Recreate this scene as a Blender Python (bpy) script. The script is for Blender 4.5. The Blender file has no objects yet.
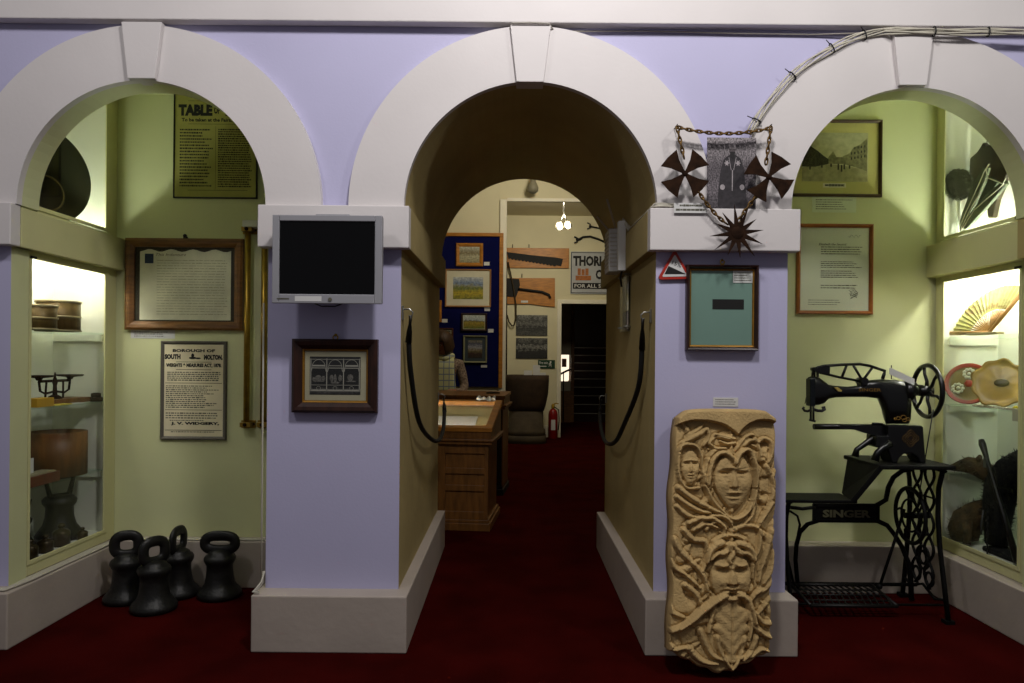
import bpy, math, random
from mathutils import Vector, Matrix
random.seed(7)
C = bpy.context.scene.collection
PI = math.pi

# ------------------------------------------------------------------ camera, world, lights
F = 720.0            # focal length in pixels of a 1024 px wide frame
H = 1.30             # camera height
ROLL = math.radians(0.5)
cam_d = bpy.data.cameras.new('camera')
cam = bpy.data.objects.new('camera', cam_d)
C.objects.link(cam)
cam_d.sensor_width = 36.0
cam_d.lens = 36.0 * F / 1024.0
cam_d.shift_y = 18.5 / 1024.0
cam_d.clip_start = 0.05
cam.location = (0, 0, H)
cam.rotation_euler = (PI / 2, -ROLL, 0)
bpy.context.scene.camera = cam

w = bpy.data.worlds.new('world')
bpy.context.scene.world = w
w.use_nodes = True
w.node_tree.nodes['Background'].inputs[0].default_value = (0.95, 0.93, 1.0, 1)
w.node_tree.nodes['Background'].inputs[1].default_value = 0.135
vs = bpy.context.scene.view_settings
vs.view_transform = 'Standard'
vs.look = 'None'
vs.gamma = 1.0
vs.exposure = 0.0
vs.use_curve_mapping = False


def area(name, loc, target, size, power, color=(1, 1, 1), size_y=None, spread=180):
    d = bpy.data.lights.new(name, 'AREA')
    d.energy = power
    d.color = color
    d.size = size
    if size_y:
        d.shape = 'RECTANGLE'
        d.size_y = size_y
    d.spread = math.radians(spread)
    o = bpy.data.objects.new(name, d)
    C.objects.link(o)
    o.location = loc
    o.rotation_euler = (Vector(target) - Vector(loc)).to_track_quat('-Z', 'Y').to_euler()
    return o


area('front_room_lamp', (0.25, 1.45, 3.95), (0.1, 3.3, 1.7), 0.30, 51, (1.0, 0.96, 0.95))
area('front_room_lamp', (-1.9, 1.2, 3.9), (-1.9, 3.3, 2.0), 0.3, 16, (1.0, 0.96, 0.95))
area('front_room_lamp', (2.2, 1.3, 3.9), (2.0, 3.3, 2.0), 0.3, 25, (1.0, 0.97, 0.93))
area('back_room_lamp', (0.6, 6.6, 3.5), (-0.6, 8.5, 2.2), 0.4, 22, (1.0, 0.9, 0.72))
area('far_room_lamp', (0.5, 10.0, 3.55), (0.6, 12.2, 2.0), 0.4, 24, (1.0, 0.9, 0.7))


def W(px, py, Y):
    dx, dy = px - 512.0, py - 360.0
    c, s = math.cos(ROLL), math.sin(ROLL)
    u, v = dx * c + dy * s, -dx * s + dy * c
    return Vector((u * Y / F, Y, H - v * Y / F))


def WX(px, py, X):
    dx, dy = px - 512.0, py - 360.0
    u = dx * math.cos(ROLL) + dy * math.sin(ROLL)
    return W(px, py, X * F / u)


# ------------------------------------------------------------------ materials
def lin(c):
    return tuple((x / 12.92 if x <= 0.04045 else ((x + 0.055) / 1.055) ** 2.4) for x in c)


_m = {}


def mat(name, col, rough=0.7, metal=0.0, var=0.06, scale=6.0, bump=0.0, bscale=60.0, stretch=None, spec=0.4, col2=None, detail=4.0):
    if name in _m:
        return _m[name]
    m = bpy.data.materials.new(name)
    m.use_nodes = True
    nt = m.node_tree
    b = nt.nodes['Principled BSDF']
    b.inputs['Roughness'].default_value = rough
    b.inputs['Metallic'].default_value = metal
    b.inputs['Specular IOR Level'].default_value = spec
    l = lin(col)
    tc = nt.nodes.new('ShaderNodeTexCoord')
    mp = nt.nodes.new('ShaderNodeMapping')
    nt.links.new(tc.outputs['Object'], mp.inputs[0])
    if stretch:
        mp.inputs['Scale'].default_value = stretch
    n = nt.nodes.new('ShaderNodeTexNoise')
    n.inputs['Scale'].default_value = scale
    n.inputs['Detail'].default_value = detail
    nt.links.new(mp.outputs[0], n.inputs['Vector'])
    cr = nt.nodes.new('ShaderNodeValToRGB')
    if col2:
        a, z = l, lin(col2)
    else:
        a = tuple(x * (1 - var) for x in l)
        z = tuple(min(1, x * (1 + var)) for x in l)
    cr.color_ramp.elements[0].position = 0.35
    cr.color_ramp.elements[1].position = 0.65
    cr.color_ramp.elements[0].color = (*a, 1)
    cr.color_ramp.elements[1].color = (*z, 1)
    nt.links.new(n.outputs['Fac'], cr.inputs[0])
    nt.links.new(cr.outputs[0], b.inputs['Base Color'])
    if bump:
        n2 = nt.nodes.new('ShaderNodeTexNoise')
        n2.inputs['Scale'].default_value = bscale
        n2.inputs['Detail'].default_value = 3
        nt.links.new(mp.outputs[0], n2.inputs['Vector'])
        bp = nt.nodes.new('ShaderNodeBump')
        bp.inputs['Strength'].default_value = bump
        bp.inputs['Distance'].default_value = 0.01
        nt.links.new(n2.outputs['Fac'], bp.inputs['Height'])
        nt.links.new(bp.outputs[0], b.inputs['Normal'])
    _m[name] = m
    return m


def ramp_mat(name, stops, noise=0.25, scale=5.0, rough=0.6, axis='Z', vscale=14.0, speck=0.35):
    """a painted or printed picture: bands of colour up the sheet, broken by noise"""
    m = bpy.data.materials.new(name)
    m.use_nodes = True
    nt = m.node_tree
    b = nt.nodes['Principled BSDF']
    b.inputs['Roughness'].default_value = rough
    tc = nt.nodes.new('ShaderNodeTexCoord')
    sp = nt.nodes.new('ShaderNodeSeparateXYZ')
    nt.links.new(tc.outputs['Generated'], sp.inputs[0])
    n = nt.nodes.new('ShaderNodeTexNoise')
    n.inputs['Scale'].default_value = scale
    n.inputs['Detail'].default_value = 6
    nt.links.new(tc.outputs['Generated'], n.inputs['Vector'])
    ad = nt.nodes.new('ShaderNodeMath')
    ad.operation = 'MULTIPLY_ADD'
    ad.inputs[1].default_value = noise * 2
    nt.links.new(n.outputs['Fac'], ad.inputs[0])
    sb = nt.nodes.new('ShaderNodeMath')
    sb.operation = 'SUBTRACT'
    sb.inputs[1].default_value = noise
    nt.links.new(sp.outputs[axis], sb.inputs[0])
    nt.links.new(sb.outputs[0], ad.inputs[2])
    cr = nt.nodes.new('ShaderNodeValToRGB')
    e = cr.color_ramp.elements
    while len(e) < len(stops):
        e.new(0.5)
    for i, (p, c) in enumerate(stops):
        e[i].position = p
        e[i].color = (*lin(c), 1)
    nt.links.new(ad.outputs[0], cr.inputs[0])
    n2 = nt.nodes.new('ShaderNodeTexNoise')
    n2.inputs['Scale'].default_value = vscale
    n2.inputs['Detail'].default_value = 8
    nt.links.new(tc.outputs['Generated'], n2.inputs['Vector'])
    mr = nt.nodes.new('ShaderNodeMapRange')
    mr.inputs['From Min'].default_value = 0.35
    mr.inputs['From Max'].default_value = 0.65
    mr.inputs['To Min'].default_value = 1 - speck
    mr.inputs['To Max'].default_value = 1 + speck * 0.4
    nt.links.new(n2.outputs['Fac'], mr.inputs[0])
    mx = nt.nodes.new('ShaderNodeMix')
    mx.data_type = 'RGBA'
    mx.blend_type = 'MULTIPLY'
    mx.inputs[0].default_value = 1
    nt.links.new(cr.outputs[0], mx.inputs[6])
    nt.links.new(mr.outputs[0], mx.inputs[7])
    nt.links.new(mx.outputs[2], b.inputs['Base Color'])
    return m


def emis(name, col, strength):
    m = bpy.data.materials.new(name)
    m.use_nodes = True
    b = m.node_tree.nodes['Principled BSDF']
    b.inputs['Base Color'].default_value = (*col, 1)
    b.inputs['Emission Color'].default_value = (*col, 1)
    b.inputs['Emission Strength'].default_value = strength
    return m


def glass_mat(name, tint=(0.985, 0.995, 0.985), amount=0.006, rough=0.02, facing=0.06):
    m = bpy.data.materials.new(name)
    m.use_nodes = True
    nt = m.node_tree
    nt.nodes.clear()
    out = nt.nodes.new('ShaderNodeOutputMaterial')
    tr = nt.nodes.new('ShaderNodeBsdfTransparent')
    tr.inputs[0].default_value = (*tint, 1)
    gl = nt.nodes.new('ShaderNodeBsdfGlossy')
    gl.inputs['Roughness'].default_value = rough
    lw = nt.nodes.new('ShaderNodeLayerWeight')
    lw.inputs['Blend'].default_value = 0.15
    ma = nt.nodes.new('ShaderNodeMath')
    ma.operation = 'MULTIPLY_ADD'
    ma.inputs[1].default_value = facing
    ma.inputs[2].default_value = amount
    nt.links.new(lw.outputs['Fresnel'], ma.inputs[0])
    mx = nt.nodes.new('ShaderNodeMixShader')
    nt.links.new(ma.outputs[0], mx.inputs[0])
    nt.links.new(tr.outputs[0], mx.inputs[1])
    nt.links.new(gl.outputs[0], mx.inputs[2])
    nt.links.new(mx.outputs[0], out.inputs[0])
    return m


LILAC = mat('lilac_paint', (0.72, 0.71, 0.83), 0.75, var=0.025, scale=1.6, bump=0.05, bscale=90)
WHITE = mat('white_paint', (0.82, 0.80, 0.795), 0.6, var=0.03, scale=2.5, bump=0.05, bscale=60)
SKIRT = mat('skirting_paint', (0.68, 0.635, 0.59), 0.6, var=0.05, scale=4, bump=0.12, bscale=30)
GREEN = mat('green_paint', (0.785, 0.795, 0.61), 0.75, var=0.05, scale=1.7, bump=0.05, bscale=60)
PALEGREEN = mat('pale_green_trim', (0.79, 0.78, 0.58), 0.5, var=0.04, scale=3)
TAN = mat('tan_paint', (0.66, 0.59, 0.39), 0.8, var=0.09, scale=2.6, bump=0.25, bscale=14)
CREAM = mat('cream_paint', (0.82, 0.79, 0.66), 0.75, var=0.04, scale=2)
CREAMW = mat('cream_gloss', (0.88, 0.86, 0.78), 0.5, var=0.03)
INNER = mat('cabinet_white', (0.86, 0.86, 0.80), 0.6, var=0.02)
WOOD = mat('oak_frame', (0.42, 0.275, 0.11), 0.45, var=0.3, scale=9, stretch=(1, 1, 6), bump=0.05)
ORANGE = mat('orange_wood', (0.66, 0.43, 0.13), 0.45, var=0.2, scale=8, stretch=(1, 1, 5))
DARKWOOD = mat('dark_wood', (0.17, 0.085, 0.055), 0.35, var=0.3, scale=12, stretch=(5, 1, 1))
GOLD = mat('gilt', (0.62, 0.45, 0.17), 0.4, metal=0.6, var=0.15, scale=20)
BRASS = mat('brass', (0.62, 0.50, 0.20), 0.35, metal=0.85, var=0.2, scale=14)
BLACKIRON = mat('black_iron', (0.085, 0.083, 0.082), 0.42, metal=0.3, var=0.3, scale=20, bump=0.15, bscale=90)
GREYIRON = mat('grey_iron', (0.12, 0.118, 0.112), 0.42, metal=0.35, var=0.3, scale=16, bump=0.2, bscale=70)
RUST = mat('rusty_iron', (0.15, 0.09, 0.05), 0.85, metal=0.0, spec=.1, var=0.4, scale=25, bump=0.2, bscale=120)
CHAINM = mat('old_brass_chain', (0.36, 0.27, 0.13), 0.45, metal=0.7, var=0.3, scale=30)
PAPER = mat('aged_paper', (0.84, 0.80, 0.67), 0.8, var=0.06, scale=9)
OLDPAPER = mat('document_paper', (0.82, 0.81, 0.70), 0.7, var=0.12, scale=7)
CARD = mat('white_card', (0.80, 0.80, 0.79), 0.7, var=0.02)
INK = mat('black_ink', (0.055, 0.05, 0.045), 0.7, var=0.1)
GREYINK = mat('grey_ink', (0.33, 0.32, 0.27), 0.8, var=0.2)
PLASTIC = mat('silver_plastic', (0.56, 0.56, 0.58), 0.4, var=0.02)
SCREEN = mat('dark_screen', (0.012, 0.012, 0.016), 0.22, var=0.02, spec=0.3)
CABLE = mat('white_cable', (0.72, 0.70, 0.64), 0.5, var=0.05, scale=40)
BLACKP = mat('black_plastic', (0.04, 0.04, 0.04), 0.5)
GLASS = glass_mat('clear_glass')
SHELFG = glass_mat('shelf_glass', (0.93, 0.975, 0.95), 0.03)
PICG = glass_mat('picture_glass', (0.985, 0.99, 0.985), 0.004, 0.05, 0.04)


# carpet
def carpet():
    m = mat('red_carpet', (0.225, 0.028, 0.020), 1.0, var=0.25, scale=3.0, spec=0.02, bump=0.6, bscale=420, detail=8)
    return m


CARPET = carpet()


# ------------------------------------------------------------------ mesh builder
class MB:
    def __init__(s):
        s.v, s.f, s.m, s.sm = [], [], [], []

    def add(s, vs, fs, mi=0, smooth=False):
        o = len(s.v)
        s.v += [Vector(p) for p in vs]
        for f in fs:
            s.f.append([i + o for i in f])
            s.m.append(mi)
            s.sm.append(smooth)
        return s

    def box(s, x0, x1, y0, y1, z0, z1, mi=0, M=None):
        vs = [Vector((x, y, z)) for x in (x0, x1) for y in (y0, y1) for z in (z0, z1)]
        if M:
            vs = [M @ p for p in vs]
        fs = [(0, 1, 3, 2), (4, 6, 7, 5), (0, 4, 5, 1), (2, 3, 7, 6), (0, 2, 6, 4), (1, 5, 7, 3)]
        return s.add(vs, fs, mi)

    def prism(s, pts, fn0, fn1, mi=0, smooth=False):
        """closed outline pts mapped by fn0 (front) and fn1 (back)"""
        n = len(pts)
        vs = [fn0(*p) for p in pts] + [fn1(*p) for p in pts]
        fs = [tuple(range(n))[::-1], tuple(range(n, 2 * n))]
        s.add(vs, fs, mi)
        o = len(s.v) - 2 * n
        for i in range(n):
            j = (i + 1) % n
            s.f.append([o + i, o + j, o + n + j, o + n + i])
            s.m.append(mi)
            s.sm.append(smooth)
        return s

    def lathe(s, prof, c, n=32, mi=0, M=None, cap=True, smooth=True, sx=1.0, sy=1.0):
        """profile of (r, z) round the z axis at c; M turns it first"""
        c = Vector(c)
        vs = []
        for (r, z) in prof:
            for k in range(n):
                a = 2 * PI * k / n
                p = Vector((r * math.cos(a) * sx, r * math.sin(a) * sy, z))
                if M:
                    p = M @ p
                vs.append(p + c)
        fs = []
        for i in range(len(prof) - 1):
            for k in range(n):
                k2 = (k + 1) % n
                fs.append((i * n + k, i * n + k2, (i + 1) * n + k2, (i + 1) * n + k))
        s.add(vs, fs, mi, smooth)
        if cap:
            o = len(s.v) - len(vs)
            L = (len(prof) - 1) * n
            s.f.append([o + k for k in range(n)][::-1]); s.m.append(mi); s.sm.append(False)
            s.f.append([o + L + k for k in range(n)]); s.m.append(mi); s.sm.append(False)
        return s

    def cyl(s, a, b, r, n=16, mi=0, r2=None):
        a, b = Vector(a), Vector(b)
        q = (b - a).to_track_quat('Z', 'Y').to_matrix()
        L = (b - a).length
        return s.lathe([(r, 0), (r if r2 is None else r2, L)], a, n, mi, M=q)

    def tube(s, pts, r, n=8, closed=False, mi=0, flat=None):
        """round (or flat=(a,b) elliptical) tube along points; r number or list"""
        P = [Vector(p) for p in pts]
        N = len(P)
        T = []
        for i in range(N):
            if closed:
                t = P[(i + 1) % N] - P[i - 1]
            else:
                t = P[min(i + 1, N - 1)] - P[max(i - 1, 0)]
            T.append(t.normalized() if t.length > 1e-9 else Vector((0, 0, 1)))
        up = Vector((0, 0, 1)) if abs(T[0].z) < 0.9 else Vector((1, 0, 0))
        u = T[0].cross(up).normalized()
        vs = []
        for i in range(N):
            u = (u - T[i] * u.dot(T[i])).normalized()
            v = T[i].cross(u)
            ri = r[i] if isinstance(r, (list, tuple)) else r
            for k in range(n):
                a = 2 * PI * k / n
                ca, sa = math.cos(a) * ri, math.sin(a) * ri
                if flat:
                    ca *= flat[0]; sa *= flat[1]
                vs.append(P[i] + u * ca + v * sa)
        fs = []
        for i in range(N if closed else N - 1):
            j = (i + 1) % N
            for k in range(n):
                k2 = (k + 1) % n
                fs.append((i * n + k, i * n + k2, j * n + k2, j * n + k))
        s.add(vs, fs, mi, True)
        if not closed:
            o = len(s.v) - len(vs)
            s.f.append([o + k for k in range(n)][::-1]); s.m.append(mi); s.sm.append(False)
            s.f.append([o + (N - 1) * n + k for k in range(n)]); s.m.append(mi); s.sm.append(False)
        return s

    def ball(s, c, r, nu=16, nv=10, mi=0, M=None):
        if not isinstance(r, (tuple, list)):
            r = (r, r, r)
        prof = [(math.sin(PI * i / nv), -math.cos(PI * i / nv)) for i in range(nv + 1)]
        prof[0] = (0.001, -1); prof[-1] = (0.001, 1)
        S = Matrix.Diagonal(Vector(r))
        if M:
            S = M.to_3x3() @ S
        return s.lathe(prof, c, nu, mi, M=S)

    def text(s, string, cx, cz, width, height, fn, bold=0.0, mi=0, res=2, shear=0.0):
        """flat lettering fitted to a box in a picture plane; fn(a, b) -> world point"""
        cu = bpy.data.curves.new('t', 'FONT')
        cu.body = string
        cu.offset = bold
        cu.resolution_u = res
        cu.shear = shear
        o = bpy.data.objects.new('t', cu)
        C.objects.link(o)
        bpy.context.view_layer.update()
        me = bpy.data.meshes.new_from_object(o)
        if len(me.vertices):
            xs = [v.co.x for v in me.vertices]; ys = [v.co.y for v in me.vertices]
            x0, x1, y0, y1 = min(xs), max(xs), min(ys), max(ys)
            vs = [fn(cx + ((v.co.x - x0) / max(x1 - x0, 1e-6) - 0.5) * width,
                     cz + ((v.co.y - y0) / max(y1 - y0, 1e-6) - 0.5) * height) for v in me.vertices]
            s.add(vs, [tuple(p.vertices) for p in me.polygons], mi)
        bpy.data.objects.remove(o)
        bpy.data.curves.remove(cu)
        bpy.data.meshes.remove(me)
        return s

    def build(s, name, mats, parent=None, bevel=0, local=False, origin=None, solid=0, sub=0):
        if not isinstance(mats, (list, tuple)):
            mats = [mats]
        if parent is not None:
            if local:
                off = Vector((0, 0, 0))
            else:
                off = Vector(parent.location)
                q = parent.parent
                while q:
                    off += Vector(q.location); q = q.parent
            loc = Vector((0, 0, 0))
        else:
            if local:
                off = loc = Vector((0, 0, 0))
            elif origin is not None:
                off = loc = Vector(origin)
            else:
                xs = [p.x for p in s.v]; ys = [p.y for p in s.v]; zs = [p.z for p in s.v]
                off = loc = Vector(((min(xs) + max(xs)) / 2, (min(ys) + max(ys)) / 2, min(zs)))
        me = bpy.data.meshes.new(name)
        me.from_pydata([p - off for p in s.v], [], s.f)
        for m in mats:
            me.materials.append(m)
        for i, p in enumerate(me.polygons):
            p.material_index = s.m[i]
            p.use_smooth = s.sm[i]
        import bmesh
        bm = bmesh.new(); bm.from_mesh(me)
        bmesh.ops.recalc_face_normals(bm, faces=bm.faces)
        bm.to_mesh(me); bm.free()
        me.update()
        o = bpy.data.objects.new(name, me)
        C.objects.link(o)
        o.location = loc
        if parent is not None:
            o.parent = parent
        if solid:
            md = o.modifiers.new('solid', 'SOLIDIFY'); md.thickness = solid; md.offset = 0
        if bevel:
            md = o.modifiers.new('bevel', 'BEVEL')
            md.width = bevel; md.segments = 2; md.limit_method = 'ANGLE'; md.angle_limit = math.radians(40)
        if sub:
            md = o.modifiers.new('sub', 'SUBSURF'); md.levels = sub; md.render_levels = sub
        return o


def tag(o, label, cat, group=None, kind=None):
    o['label'] = label
    o['category'] = cat
    if group:
        o['group'] = group
    if kind:
        o['kind'] = kind
    return o


def thing(name, label, cat, loc, group=None):
    o = bpy.data.objects.new(name, None)
    o.empty_display_size = 0.1
    C.objects.link(o)
    o.location = loc
    return tag(o, label, cat, group)


def struct(mb, name, mats, bevel=0):
    o = mb.build(name, mats, bevel=bevel, origin=(0, 0, 0))
    o['kind'] = 'structure'
    return o


def copy_tree(o, parent=None):
    c = o.copy()
    C.objects.link(c)
    if parent is not None:
        c.parent = parent
    for ch in list(o.children):
        copy_tree(ch, c)
    return c


# ------------------------------------------------------------------ measures of the place
YW = 3.28            # face of the lilac wall
YB = 3.40            # back of the arch wall
YT = 5.00            # far end of the tunnel
YA = 4.17            # back wall of the alcoves
SPR = 1.985          # springing height
IMPB = 1.797         # underside of the imposts
TOPZ = 3.05
CEN = [(-1.678, 0.562), (0.078, 0.572), (1.813, 0.560)]
JAMB = [(-2.285, -1.114), (-0.508, 0.652), (1.252, 2.42)]
XL, XR = -2.30, 2.455    # glass planes of the side cabinets


def arch_pts(cx, r, n=40, z0=SPR):
    return [(cx - r * math.cos(PI * i / n), z0 + r * math.sin(PI * i / n)) for i in range(n + 1)]


def wall_with_arches(mb, y0, y1, xa, xb, ztop, openings, mats_in, mf, mbk):
    """openings: list of (outline points from left foot over the arch to right foot)"""
    x = xa
    for op, mi in zip(openings, mats_in):
        l, r = op[0][0], op[-1][0]
        # pier left of it
        mb.add([(x, y0, 0), (l, y0, 0), (l, y0, ztop), (x, y0, ztop)], [(0, 1, 2, 3)], mf)
        mb.add([(x, y1, 0), (l, y1, 0), (l, y1, ztop), (x, y1, ztop)], [(0, 1, 2, 3)], mbk)
        for i in range(len(op) - 1):
            a, b = op[i], op[i + 1]
            mb.add([(a[0], y0, a[1]), (b[0], y0, b[1]), (b[0], y1, b[1]), (a[0], y1, a[1])], [(0, 1, 2, 3)], mi, len(op) > 8 and 2 < i < len(op) - 4)
            if abs(b[0] - a[0]) > 1e-6:
                mb.add([(a[0], y0, a[1]), (b[0], y0, b[1]), (b[0], y0, ztop), (a[0], y0, ztop)], [(0, 1, 2, 3)], mf)
                mb.add([(a[0], y1, a[1]), (b[0], y1, b[1]), (b[0], y1, ztop), (a[0], y1, ztop)], [(0, 1, 2, 3)], mbk)
        x = r
    mb.add([(x, y0, 0), (xb, y0, 0), (xb, y0, ztop), (x, y0, ztop)], [(0, 1, 2, 3)], mf)
    mb.add([(x, y1, 0), (xb, y1, 0), (xb, y1, ztop), (x, y1, ztop)], [(0, 1, 2, 3)], mbk)
    mb.add([(xa, y0, ztop), (xb, y0, ztop), (xb, y1, ztop), (xa, y1, ztop)], [(0, 1, 2, 3)], mf)
    mb.add([(xa, y0, 0), (xa, y1, 0), (xa, y1, ztop), (xa, y0, ztop)], [(0, 1, 2, 3)], mf)
    mb.add([(xb, y0, 0), (xb, y1, 0), (xb, y1, ztop), (xb, y0, ztop)], [(0, 1, 2, 3)], mf)


def build_shell():
    struct(MB().box(-5, 6, -2.5, 18.5, -0.1, 0), 'floor', CARPET)
    ops = []
    for (cx, r), (l, rr) in zip(CEN, JAMB):
        ops.append([(l, 0), (l, SPR - 0.02)] + arch_pts(cx, r) + [(rr, SPR - 0.02), (rr, 0)])
    mb = MB()
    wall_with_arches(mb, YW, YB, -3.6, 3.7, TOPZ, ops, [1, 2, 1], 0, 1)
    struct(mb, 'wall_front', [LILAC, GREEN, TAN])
    # the deep tunnel of the middle arch
    mb = MB()
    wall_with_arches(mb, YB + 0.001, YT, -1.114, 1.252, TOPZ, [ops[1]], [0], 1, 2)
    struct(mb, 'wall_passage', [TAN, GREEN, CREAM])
    # archivolts (raised bands round the arches), keystones, imposts
    for n, (cx, r) in enumerate(CEN):
        mb = MB()
        R = 0.822 if n == 1 else 0.812
        a = arch_pts(cx, r - 0.001, 64)
        b = arch_pts(cx, R, 64)
        for i in range(64):
            q = [a[i], a[i + 1], b[i + 1], b[i]]
            if n == 1:   # mitre against its neighbours at the lilac gap
                pass
            mb.add([(p[0], 3.245, p[1]) for p in q] + [(p[0], YW + 0.001, p[1]) for p in q],
                   [(0, 1, 2, 3), (4, 7, 6, 5), (0, 4, 5, 1), (3, 2, 6, 7)], 0)
        struct(mb, 'trim_%d' % (n + 1), [WHITE])
    for n, kx in enumerate((-1.672, 0.070, 1.786)):
        mb = MB()
        zb, zt = 2.546, 2.800
        mb.prism([(kx - 0.061, zb), (kx + 0.061, zb), (kx + 0.091, zt), (kx - 0.091, zt)],
                 lambda x, z: Vector((x, 3.222, z)), lambda x, z: Vector((x, YW + 0.03, z)))
        struct(mb, 'trim_%d' % (n + 4), [WHITE], bevel=0.003)
    # imposts
    def impost(name, x0, x1, side, y1):
        mb = MB()
        mb.box(x0, x1, 3.215, YW + 0.002, IMPB, SPR)
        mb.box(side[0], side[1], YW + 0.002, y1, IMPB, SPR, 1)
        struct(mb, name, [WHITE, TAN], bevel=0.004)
    impost('trim_7', -1.142, -0.466, (-0.53, -0.466), YT)
    impost('trim_8', 0.612, 1.284, (0.612, 0.67), YT)
    impost('trim_9', -3.6, -2.245, (-2.30, -2.26), YB)
    impost('trim_10', 2.36, 3.7, (2.38, 2.42), YB)
    # green bands carrying the impost line along the alcove sides
    struct(MB().box(-2.34, -2.247, 3.29, YA, IMPB, SPR - 0.005), 'trim_11', [PALEGREEN], bevel=0.004)
    struct(MB().box(2.395, 2.50, 3.29, YA, IMPB, SPR - 0.005), 'trim_12', [PALEGREEN], bevel=0.004)
    # skirtings
    def skirt(name, boxes):
        mb = MB()
        for b in boxes:
            mb.box(*b)
        struct(mb, name, [SKIRT], bevel=0.006)
    skirt('baseboard_pillar_left', [(-1.142, -0.455, 3.173, YT + 0.0, 0, 0.252)])
    skirt('baseboard_pillar_right', [(0.597, 1.272, 3.173, YT + 0.0, 0, 0.252)])
    skirt('baseboard_left', [(-3.6, -2.215, 3.173, YA, 0, 0.25)])
    skirt('baseboard_right', [(2.375, 3.7, 3.173, YA, 0, 0.25)])
    skirt('baseboard_alcove_left', [(-2.215, -1.142, 4.06, YA, 0, 0.262)])
    skirt('baseboard_alcove_right', [(1.272, 2.375, 4.06, YA, 0, 0.268)])
    # alcove back walls and ceilings
    struct(MB().box(-3.6, -1.122, YA, YA + 0.12, 0, TOPZ), 'wall_alcove_left', [GREEN])
    struct(MB().box(1.254, 3.7, YA, YA + 0.12, 0, TOPZ), 'wall_alcove_right', [GREEN])
    struct(MB().box(-2.66, -1.122, YB, YA, 2.82, 2.9), 'ceiling_alcove_left', [GREEN])
    struct(MB().box(1.254, 2.81, YB, YA, 2.82, 2.9), 'ceiling_alcove_right', [GREEN])
    # beam across the top of the picture
    mb = MB().box(-3.6, 3.7, 3.225, YW, 2.812, 3.35)
    struct(mb, 'trim_13', [WHITE], bevel=0.005)
    # back rooms
    struct(MB().box(-3.2, -0.083, 8.5, 8.62, 0, 3.75).box(-0.083, 3.0, 8.5, 8.62, 3.19, 3.75), 'wall_display', [CREAM])
    struct(MB().box(-0.155, -0.075, 8.47, 8.64, 0, 3.19).box(-0.075, 3.0, 8.48, 8.5, 3.17, 3.21), 'trim_14', [CREAMW], bevel=0.004)
    struct(MB().box(-3.2, -1.2, YT - 0.12, YT - 0.02, 0, 3.75).box(1.3, 3.0, YT - 0.12, YT - 0.02, 0, 3.75)
           .box(-1.25, 1.3, YT - 0.12, YT - 0.02, TOPZ - 0.03, 3.75), 'wall_passage_back', [CREAM])
    struct(MB().box(-3.3, -3.2, YT - 0.12, 12.3, 0, 3.75), 'wall_back_left', [CREAM])
    struct(MB().box(3.0, 3.1, YT - 0.12, 17.5, 0, 3.75), 'wall_back_right', [CREAM])
    struct(MB().box(-3.3, 3.1, YT - 0.12, 17.5, 3.75, 3.85), 'ceiling', [CREAM])
    dl, dt = 0.83, 2.26
    struct(MB().box(-3.2, dl, 12.2, 12.32, 0, 3.75).box(dl, 1.85, 12.2, 12.32, dt, 3.75).box(1.85, 3.0, 12.2, 12.32, 0, 3.75),
           'wall_far', [CREAM])
    struct(MB().box(dl - 0.07, dl, 12.16, 12.34, 0, dt + 0.07).box(1.85, 1.92, 12.16, 12.34, 0, dt + 0.07)
           .box(dl, 1.85, 12.16, 12.34, dt, dt + 0.07), 'trim_15', [CREAMW], bevel=0.004)
    struct(MB().box(-3.2, dl - 0.07, 12.16, 12.2, 0, 0.2), 'baseboard_far', [CREAMW])
    # hall beyond the far door
    HALLW = mat('hall_paint', (0.72, 0.70, 0.62), 0.7)
    struct(MB().box(0.3, 0.42, 12.32, 17.4, 0, 3.75), 'wall_hall_left', [HALLW])
    struct(MB().box(0.3, 3.0, 17.4, 17.5, 0, 3.75), 'wall_hall_back', [mat('hall_dark_panel', (0.13, 0.09, 0.06), 0.6)])
    struct(MB().box(0.42, 1.30, 15.2, 15.3, 0, 0.86).box(0.42, 1.30, 15.2, 15.3, 1.42, 3.75).box(0.42, 0.98, 15.2, 15.3, 0.86, 1.42)
           .box(1.26, 1.30, 15.2, 15.3, 0.86, 1.42),
           'wall_hall_half', [HALLW])


build_shell()


# ------------------------------------------------------------------ side cabinets
TUBES = {-1: emis('tube_glow', (1.0, 0.975, 0.89), 85.0), 1: emis('tube_glow_bright', (1.0, 0.975, 0.89), 150.0)}


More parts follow.
